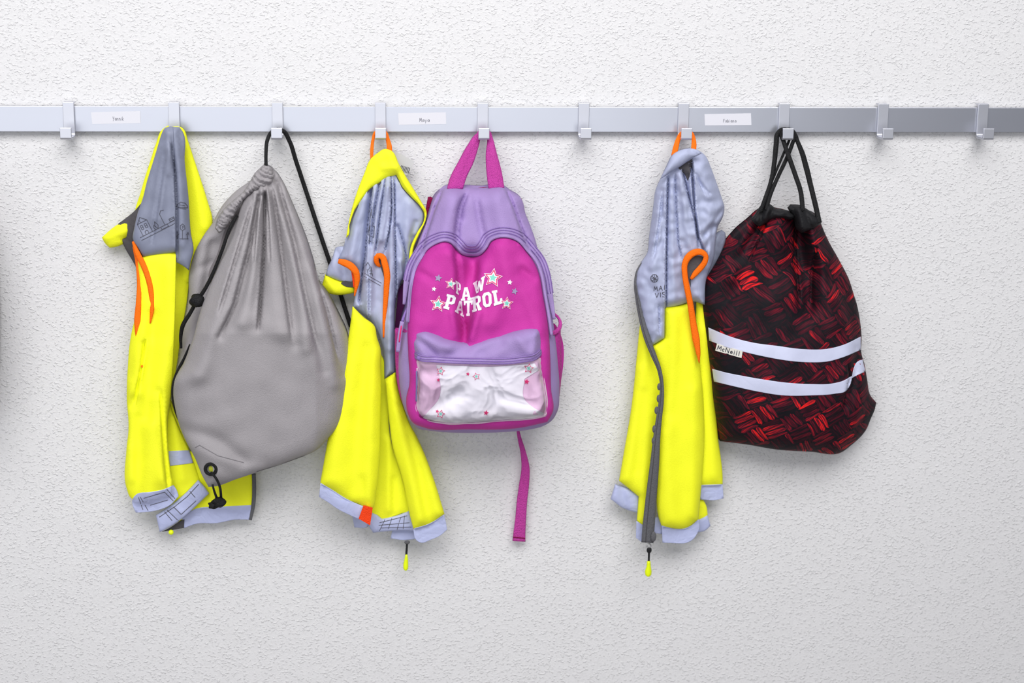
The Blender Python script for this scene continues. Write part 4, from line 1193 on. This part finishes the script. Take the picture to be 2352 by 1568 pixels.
# rear yellow
ry = [(1600, 690), (1621, 700), (1627, 740), (1639, 855), (1650, 1008), (1660, 1096), (1660, 1114), (1640, 1116), (1600, 1116), (1590, 900)]
sry = Surf(.026, .007, 22, ry, folds=[([(1618, 760), (1630, 900), (1640, 1090)], 3, 14)])
sheet('rear_body', ry, sry, M['yellow'], V)
sheet('rear_hem_band', [(1609, 1114), (1660, 1112), (1662, 1144), (1645, 1148), (1609, 1147)], sry, M['hem'], V, lift=1)
rl = [(1590, 1140), (1615, 1147), (1622, 1160), (1626, 1186), (1606, 1196), (1590, 1196)]
sheet('inner_skirt', rl, Surf(.021, .003, 10, rl), M['yellow'], V)
rl2 = [(1598, 1196), (1625, 1183), (1632, 1207), (1620, 1218), (1598, 1223)]
sheet('inner_hem_band', rl2, Surf(.023, .002, 8, rl2), M['hem'], V)
# left yellow
ly = [(1478, 700), (1500, 790), (1522, 880), (1518, 931), (1509, 989), (1505, 1046), (1497, 1123), (1488, 1205), (1474, 1206), (1463, 1196), (1467, 1140), (1440, 1118), (1422, 1104), (1432, 1046), (1451, 931), (1463, 817), (1471, 740)]
sly = Surf(.030, .008, 22, ly, folds=[([(1482, 790), (1480, 950), (1475, 1130)], 3, 12), ([(1470, 850), (1455, 1000), (1440, 1100)], 2.5, 12), ([(1478, 900), (1466, 1080)], -2, 8)])
lh = [(1413, 1112), (1440, 1120), (1468, 1137), (1469, 1178), (1445, 1172), (1426, 1164), (1412, 1153), (1403, 1146), (1408, 1128)]
sheet('left_hem_band', lh, Surf(.025, .004, 10, lh, folds=[([(1425, 1118), (1440, 1168)], -2, 5)]), M['hem'], V)
sheet('left_body', ly, sly, M['yellow'], V)
sheet('left_hem_band', [(1462, 1196), (1477, 1206), (1476, 1246), (1461, 1235)], .036, M['hem'], V)
# small hem between
sheet('inner_hem_band', [(1503, 1188), (1518, 1188), (1522, 1226), (1502, 1224)], .030, M['hem'], V)
# main front
mf = [(1526, 704), (1560, 701), (1591, 692), (1600, 760), (1608, 836), (1616, 920), (1618, 1010), (1612, 1104), (1604, 1193), (1574, 1214), (1545, 1213), (1520, 1209), (1513, 1188), (1510, 1100), (1514, 1008), (1518, 931), (1522, 882), (1512, 845), (1500, 812), (1497, 794), (1512, 786), (1526, 775)]
smf = Surf(.036, .012, 24, mf, folds=[([(1545, 720), (1550, 850), (1535, 1000), (1545, 1200)], 3, 18), ([(1572, 720), (1560, 860), (1545, 950)], -2.5, 15), ([(1590, 900), (1590, 1180)], 3, 14), ([(1530, 800), (1528, 980)], -2, 9)], noise=(.4, 100))
sheet('front_body', mf, smf, M['yellow'], V)
sheet('front_hem_band', [(1520, 1207), (1545, 1213), (1574, 1213), (1590, 1205), (1604, 1192), (1607, 1212), (1602, 1224), (1590, 1240), (1581, 1245), (1545, 1247), (1522, 1246)], smf, M['hem'], V, lift=1.0, thick=2.2)
# grey front
G3 = [(1545, 356), (1563, 345), (1581, 341), (1601, 344), (1619, 356), (1633, 385), (1645, 417), (1657, 452), (1664, 476), (1661, 496), (1648, 523), (1644, 548), (1640, 590), (1622, 642), (1619, 700), (1591, 692), (1560, 701), (1527, 708), (1526, 776), (1497, 794), (1486, 770), (1472, 716), (1465, 681), (1460, 652), (1462, 628), (1472, 605), (1487, 582), (1491, 549), (1501, 476), (1507, 435), (1518, 410), (1531, 382)]
f3 = [([(1534, 412), (1532, 470), (1530, 600), (1528, 770)], (-8, -9), (4, 5)), ([(1550, 410), (1554, 480), (1558, 560), (1568, 600)], -5, (3, 4)),
      ([(1568, 395), (1580, 450), (1596, 510), (1602, 560)], -9, (6, 6)), ([(1592, 365), (1594, 420), (1597, 480), (1604, 540), (1625, 590)], -8, (4, 6)),
      ([(1520, 430), (1510, 520), (1500, 640)], 4, 12), ([(1543, 420), (1544, 520), (1548, 690)], 4, (6, 10)), ([(1560, 400), (1572, 470), (1580, 540), (1588, 572)], 6, (7, 12)),
      ([(1584, 390), (1590, 450), (1594, 500)], 5, 5), ([(1612, 380), (1628, 450), (1630, 500)], 6, 16), ([(1598, 400), (1615, 430), (1630, 445)], -3, 3), ([(1600, 470), (1640, 460)], -3, 9), ([(1660, 480), (1620, 540)], -4, 5), ([(1640, 520), (1615, 600)], -4, 5), ([(1606, 530), (1640, 510)], 3, 8), ([(1528, 700), (1500, 600)], 2, 14), ([(1515, 440), (1518, 560), (1500, 590)], -3, 6), ([(1632, 540), (1626, 600)], 3, 4), ([(1508, 690), (1512, 760)], -2, 5)]
lap3 = [([(1533, 405), (1531, 470), (1529, 600), (1528, 790)], 9, 2.2, 16), ([(1552, 400), (1555, 480), (1560, 560), (1570, 605)], -4, 2, 10),
        ([(1566, 392), (1580, 450), (1596, 510), (1604, 570)], 9, 2.5, 14), ([(1591, 372), (1594, 420), (1597, 480), (1606, 545), (1625, 590)], -9, 2.5, 18),
        ([(1584, 380), (1588, 420), (1592, 470)], 4, 2, 8), ([(1512, 700), (1514, 770)], 3, 2, 8), ([(1600, 410), (1612, 435), (1622, 450)], 3, 2, 8), ([(1520, 440), (1514, 500), (1500, 590)], 3, 3, 12)]
sg3 = Surf(.038, .015, 26, G3, folds=f3[4:], noise=(.8, 34), seed=13, laps=lap3)
sheet('reflective_yoke', G3, sg3, M['silver'], V, thick=3, res=3.5)
# folded brim on top
br = [(1545, 356), (1563, 345), (1581, 341), (1601, 344), (1612, 352), (1601, 358), (1589, 363), (1572, 376), (1548, 391), (1530, 403), (1517, 411), (1524, 396), (1533, 380)]
sbr = Surf(.064, .006, 12, br, folds=[([(1585, 346), (1600, 352)], -3, 4), ([(1535, 385), (1575, 355)], 2, 10)])
sheet('hood_brim', br, sbr, M['silver'], V, thick=2, res=4)
sheet('lining', [(1558, 386), (1572, 376), (1591, 364), (1590, 380), (1585, 400), (1580, 416), (1571, 398)], sg3, M['lining'], V, thick=1, lift=.6)
# zip tape
zl = [(1474, 603, 4, .040), (1464, 625, 8, .041), (1461, 655, 10, .042), (1466, 690, 12, .043), (1475, 735, 14, .046), (1486, 775, 15, .050), (1501, 815, 13, .052), (1514, 848, 10, .053), (1520, 882, 9, .053), (1519, 920, 12, .054), (1513, 965, 14, .054), (1508, 1010, 17, .054), (1504, 1060, 21, .054), (1499, 1110, 24, .053), (1494, 1160, 26, .052), (1490, 1205, 28, .051), (1487, 1246, 28, .050)]
ribbon('zip_tape', zl, None, M['zip'], V, thick=4)
for k, (x, y, r) in enumerate([(1514, 888, 2.4), (1513, 915, 2.6), (1508, 942, 2.6), (1503, 985, 2.6), (1501, 1012, 2.4), (1501, 1232, 3.5)]):
    ball('zip_tape_bulge', x, y, .054, r, 2, r * 1.9, M['zip'], V)
ribbon('zip_teeth', [(p[0] - p[2] * .15, p[1], 1.6, p[3] + .0022) for p in zl[2:]], None, M['lining'], V, thick=.8, sides=6)
# piping
sheet('lining', [(1580, 604), (1590, 591), (1607, 587), (1616, 590), (1613, 601), (1600, 617), (1588, 634), (1587, 660), (1582, 640)], .0575, M['lining'], V, thick=1)
ribbon('armhole_binding', [(1587, 641, 7, .058), (1597, 628, 13, .059), (1610, 614, 14, .060), (1619, 601, 13, .062), (1621, 588, 12, .063), (1611, 579, 14, .064), (1595, 580, 16, .064), (1581, 590, 16, .064), (1573, 606, 14, .063), (1573, 630, 13, .062), (1578, 660, 14, .061), (1586, 700, 14, .058), (1592, 740, 15, .056), (1599, 780, 17, .055), (1604, 812, 10, .054), (1606, 834, 2, .053)], None, M['orange'], V, thick=4.5)
# print
circ = [[(1503 + 8.5 * math.cos(t * .5236), 639 + 9 * math.sin(t * .5236)) for t in range(13)], [(1498, 634), (1504, 640), (1509, 634)], [(1503, 632), (1503, 646)], [(1498, 645), (1504, 640), (1508, 645)], [(1497, 638), (1509, 641)]]
decal('printed_logo', strokes(circ, 1.5), sg3, M['ink'], V, lift=.7)
decal('printed_lettering', strokes(text_lines('MA', 1502, 658, 8, 10, .45, 0, -1.5) + text_lines('VI', 1505, 673, 7.5, 10, .4, 0, -1) + [[(1526.5, 655), (1526, 665)], [(1526.5, 670.5), (1522, 671.5), (1521.5, 674.5), (1526.5, 677)], [(1521.5, 681), (1526, 681.5)]], 1.3), sg3, M['ink'], V, lift=.7)
# zip pull
ring('zip_slider', 1490, 1253, .048, 2.6, .9, M['steel'], V, 16, 6)
ball('zip_slider', 1491, 1263, .048, 3.2, 2.2, 4.2, M['blackcloth'], V)
cord('zip_cord', [(1491, 1262, 5, .048), (1490.5, 1276, 5, .048), (1490, 1292, 5, .048)], M['blackcloth'], V)
ribbon('zip_pull', [(1490, 1288, 8, .048), (1490, 1300, 10, .048), (1489, 1312, 16, .048), (1489, 1320, 14, .048), (1489, 1324, 5, .048)], None, M['gum'], V, thick=6, power=1)

# ================================================================ RED AND BLACK BAG
B = thing('drawstring_bag', 'black and red patterned drawstring bag with two white stripes hanging at the right', 'bag', 1830, 1038, .02, 'drawstring bags on the coat rail')
rb_out = [(1729, 502), (1745, 488), (1765, 480), (1800, 484), (1830, 490), (1860, 486), (1880, 496), (1887, 516), (1903, 553), (1927, 596), (1951, 644), (1960, 672), (1969, 702), (1976, 741), (1979, 775), (1978, 807), (1986, 838), (1992, 872), (2000, 909), (2013, 924), (2010, 938), (1999, 964), (1992, 982), (1953, 1024), (1932, 1039), (1861, 1037), (1783, 1032), (1718, 1021), (1654, 1013), (1645, 960), (1632, 850), (1618, 750), (1613, 690), (1616, 655), (1645, 601), (1664, 569), (1688, 540), (1707, 521)]
f4 = [([(1834, 520), (1838, 580), (1846, 640), (1852, 710)], (-34, -12), (20, 24)), ([(1752, 508), (1728, 545), (1690, 600)], (-18, -8), (9, 14)),
      ([(1790, 505), (1780, 580), (1770, 700)], (9, 5), (16, 34)), ([(1860, 520), (1890, 620), (1920, 740)], (8, 6), (10, 24)), ([(1875, 600), (1860, 700)], -7, 12), ([(1712, 540), (1680, 640)], 5, 12),
      ([(1945, 690), (1968, 780)], -4, 12), ([(1968, 800), (1962, 860), (1945, 930)], -6, 8), ([(1985, 860), (1965, 980)], 4, 12), ([(1650, 960), (1760, 990)], -3, 20), ([(1940, 940), (1900, 1030)], -3, 14), ([(2000, 925), (1960, 1000)], -3, 8)]


def lump2(X, Y):
    r = ((X - 1815) / 200) ** 2 + ((Y - 860) / 240) ** 2
    return 34 * np.clip(1 - r, 0, 1) ** .8


s4 = Surf(.026, .024, 46, rb_out, folds=f4, extra=lump2, noise=(.9, 100), seed=17, laps=[([(1826, 512), (1822, 570), (1828, 640), (1834, 700)], 9, 4, 30), ([(1880, 560), (1868, 620), (1866, 700)], -5, 4, 20), ([(1760, 515), (1745, 550), (1722, 600)], -6, 3, 18), ([(1946, 835), (1950, 870), (1935, 940)], 4, 3, 14)])
sheet('bag_body', rb_out, s4, M['red'], B, back=Surf(.008), res=6)
# stripes
sheet('reflective_stripe', [(1627, 752), (1650, 762), (1678, 773), (1731, 787), (1783, 794), (1848, 802), (1901, 801), (1940, 791), (1977, 773), (1977, 803), (1940, 819), (1901, 830), (1861, 832), (1809, 828), (1757, 819), (1705, 807), (1665, 796), (1629, 782)], s4, M['stripe'], B, lift=.9, thick=1)
sheet('reflective_stripe', [(1636, 847), (1665, 855), (1705, 863), (1757, 872), (1809, 879), (1861, 882), (1910, 881), (1938, 874), (1958, 862), (1954, 880), (1943, 898), (1918, 904), (1861, 908), (1800, 908), (1740, 899), (1690, 888), (1640, 876)], s4, M['stripe'], B, lift=.9, thick=1)
sheet('reflective_stripe', [(1969, 831), (1981, 825), (1988, 853), (1972, 860), (1957, 868), (1960, 850)], s4, M['stripe'], B, lift=.9, thick=1)
lq = [(1647, 789), (1706, 806), (1703, 822), (1643, 805)]
_q = np.array(lq, float); _A = np.c_[_q, np.ones(4)]
_c = np.linalg.lstsq(_A, s4(_q[:, 0], _q[:, 1]), rcond=None)[0]
sl4 = lambda X, Y: _c[0] * X + _c[1] * Y + _c[2] + .0015
lbl = sheet('woven_label', lq, sl4, M['beige'], B, lift=2.0, thick=.8, smooth_outline=False, res=8)
mc = []
xx = .05
for ch, w_ in (('M', .15), ('c', .09), ('N', .15), ('e', .10), ('i', .05), ('l', .06), ('l', .06)):
    for l in GL[ch]:
        mc.append([(xx + a * w_, .2 + b * .6) for a, b in l])
    xx += w_ + .035
decal('lettering', strokes(quadmap(mc, lq), 1.7), sl4, M['ink'], lbl, lift=2.3)
# black channel at the mouth
chL = [(1727, 505), (1738, 492), (1747, 478), (1758, 466), (1771, 470), (1785, 481), (1798, 482), (1814, 487), (1828, 497), (1818, 503), (1795, 501), (1775, 503), (1760, 512), (1745, 521), (1735, 515)]
sch = Surf(.046, .014, 14, chL, folds=[([(1752, 475), (1745, 515)], -5, 4), ([(1776, 478), (1765, 505)], -5, 4), ([(1768, 474), (1758, 500)], 4, 4), ([(1800, 485), (1790, 502)], 3, 8)])
sheet('black_channel', chL, sch, M['blackcloth'], B, thick=8, res=4)
chR = [(1812, 479), (1819, 471), (1841, 473), (1857, 482), (1870, 492), (1881, 502), (1886, 514), (1872, 522), (1857, 529), (1842, 535), (1832, 528), (1826, 505)]
scR = Surf(.046, .016, 15, chR, folds=[([(1822, 475), (1830, 520)], -5, 4), ([(1835, 478), (1845, 525)], 4, 6), ([(1848, 480), (1862, 520)], -3, 4)])
sheet('black_channel', chR, scR, M['blackcloth'], B, thick=8, res=4)
cord('cord', [(1747, 486, 10, .058), (1758, 455, 10, .052), (1770, 420, 10, .042), (1779, 370, 11, .034), (1783, 330, 12, .029), (1786, 308, 12, .0265), (1796, 298, 11, .0255), (1806, 297, 9, .0255)], M['black'], B)
cord('cord', [(1844, 484, 11, .062), (1839, 440, 11, .052), (1826, 400, 11, .046), (1812, 360, 11, .040), (1800, 325, 10, .032), (1795, 306, 9, .0275), (1802, 299, 8, .0262), (1814, 300, 8, .0262)], M['black'], B)
cord('cord', [(1760, 482, 9, .060), (1768, 452, 9, .050), (1785, 410, 9, .040), (1804, 370, 9, .033), (1820, 330, 9, .029), (1826, 308, 8, .0265), (1818, 298, 8, .0252), (1806, 297, 8, .0252)], M['black'], B)
cord('cord', [(1754, 480, 6, .054), (1766, 435, 6, .044), (1783, 392, 6, .036), (1800, 352, 6, .030), (1814, 318, 6, .027), (1818, 304, 6, .0256), (1806, 299, 6, .0250)], M['black'], B)
cord('cord', [(1882, 512, 12, .056), (1874, 475, 12, .050), (1863, 430, 12, .040), (1852, 385, 13, .033), (1842, 350, 12, .029), (1832, 325, 10, .027), (1826, 308, 8, .0258), (1816, 300, 8, .0245), (1800, 298, 8, .0245)], M['black'], B)
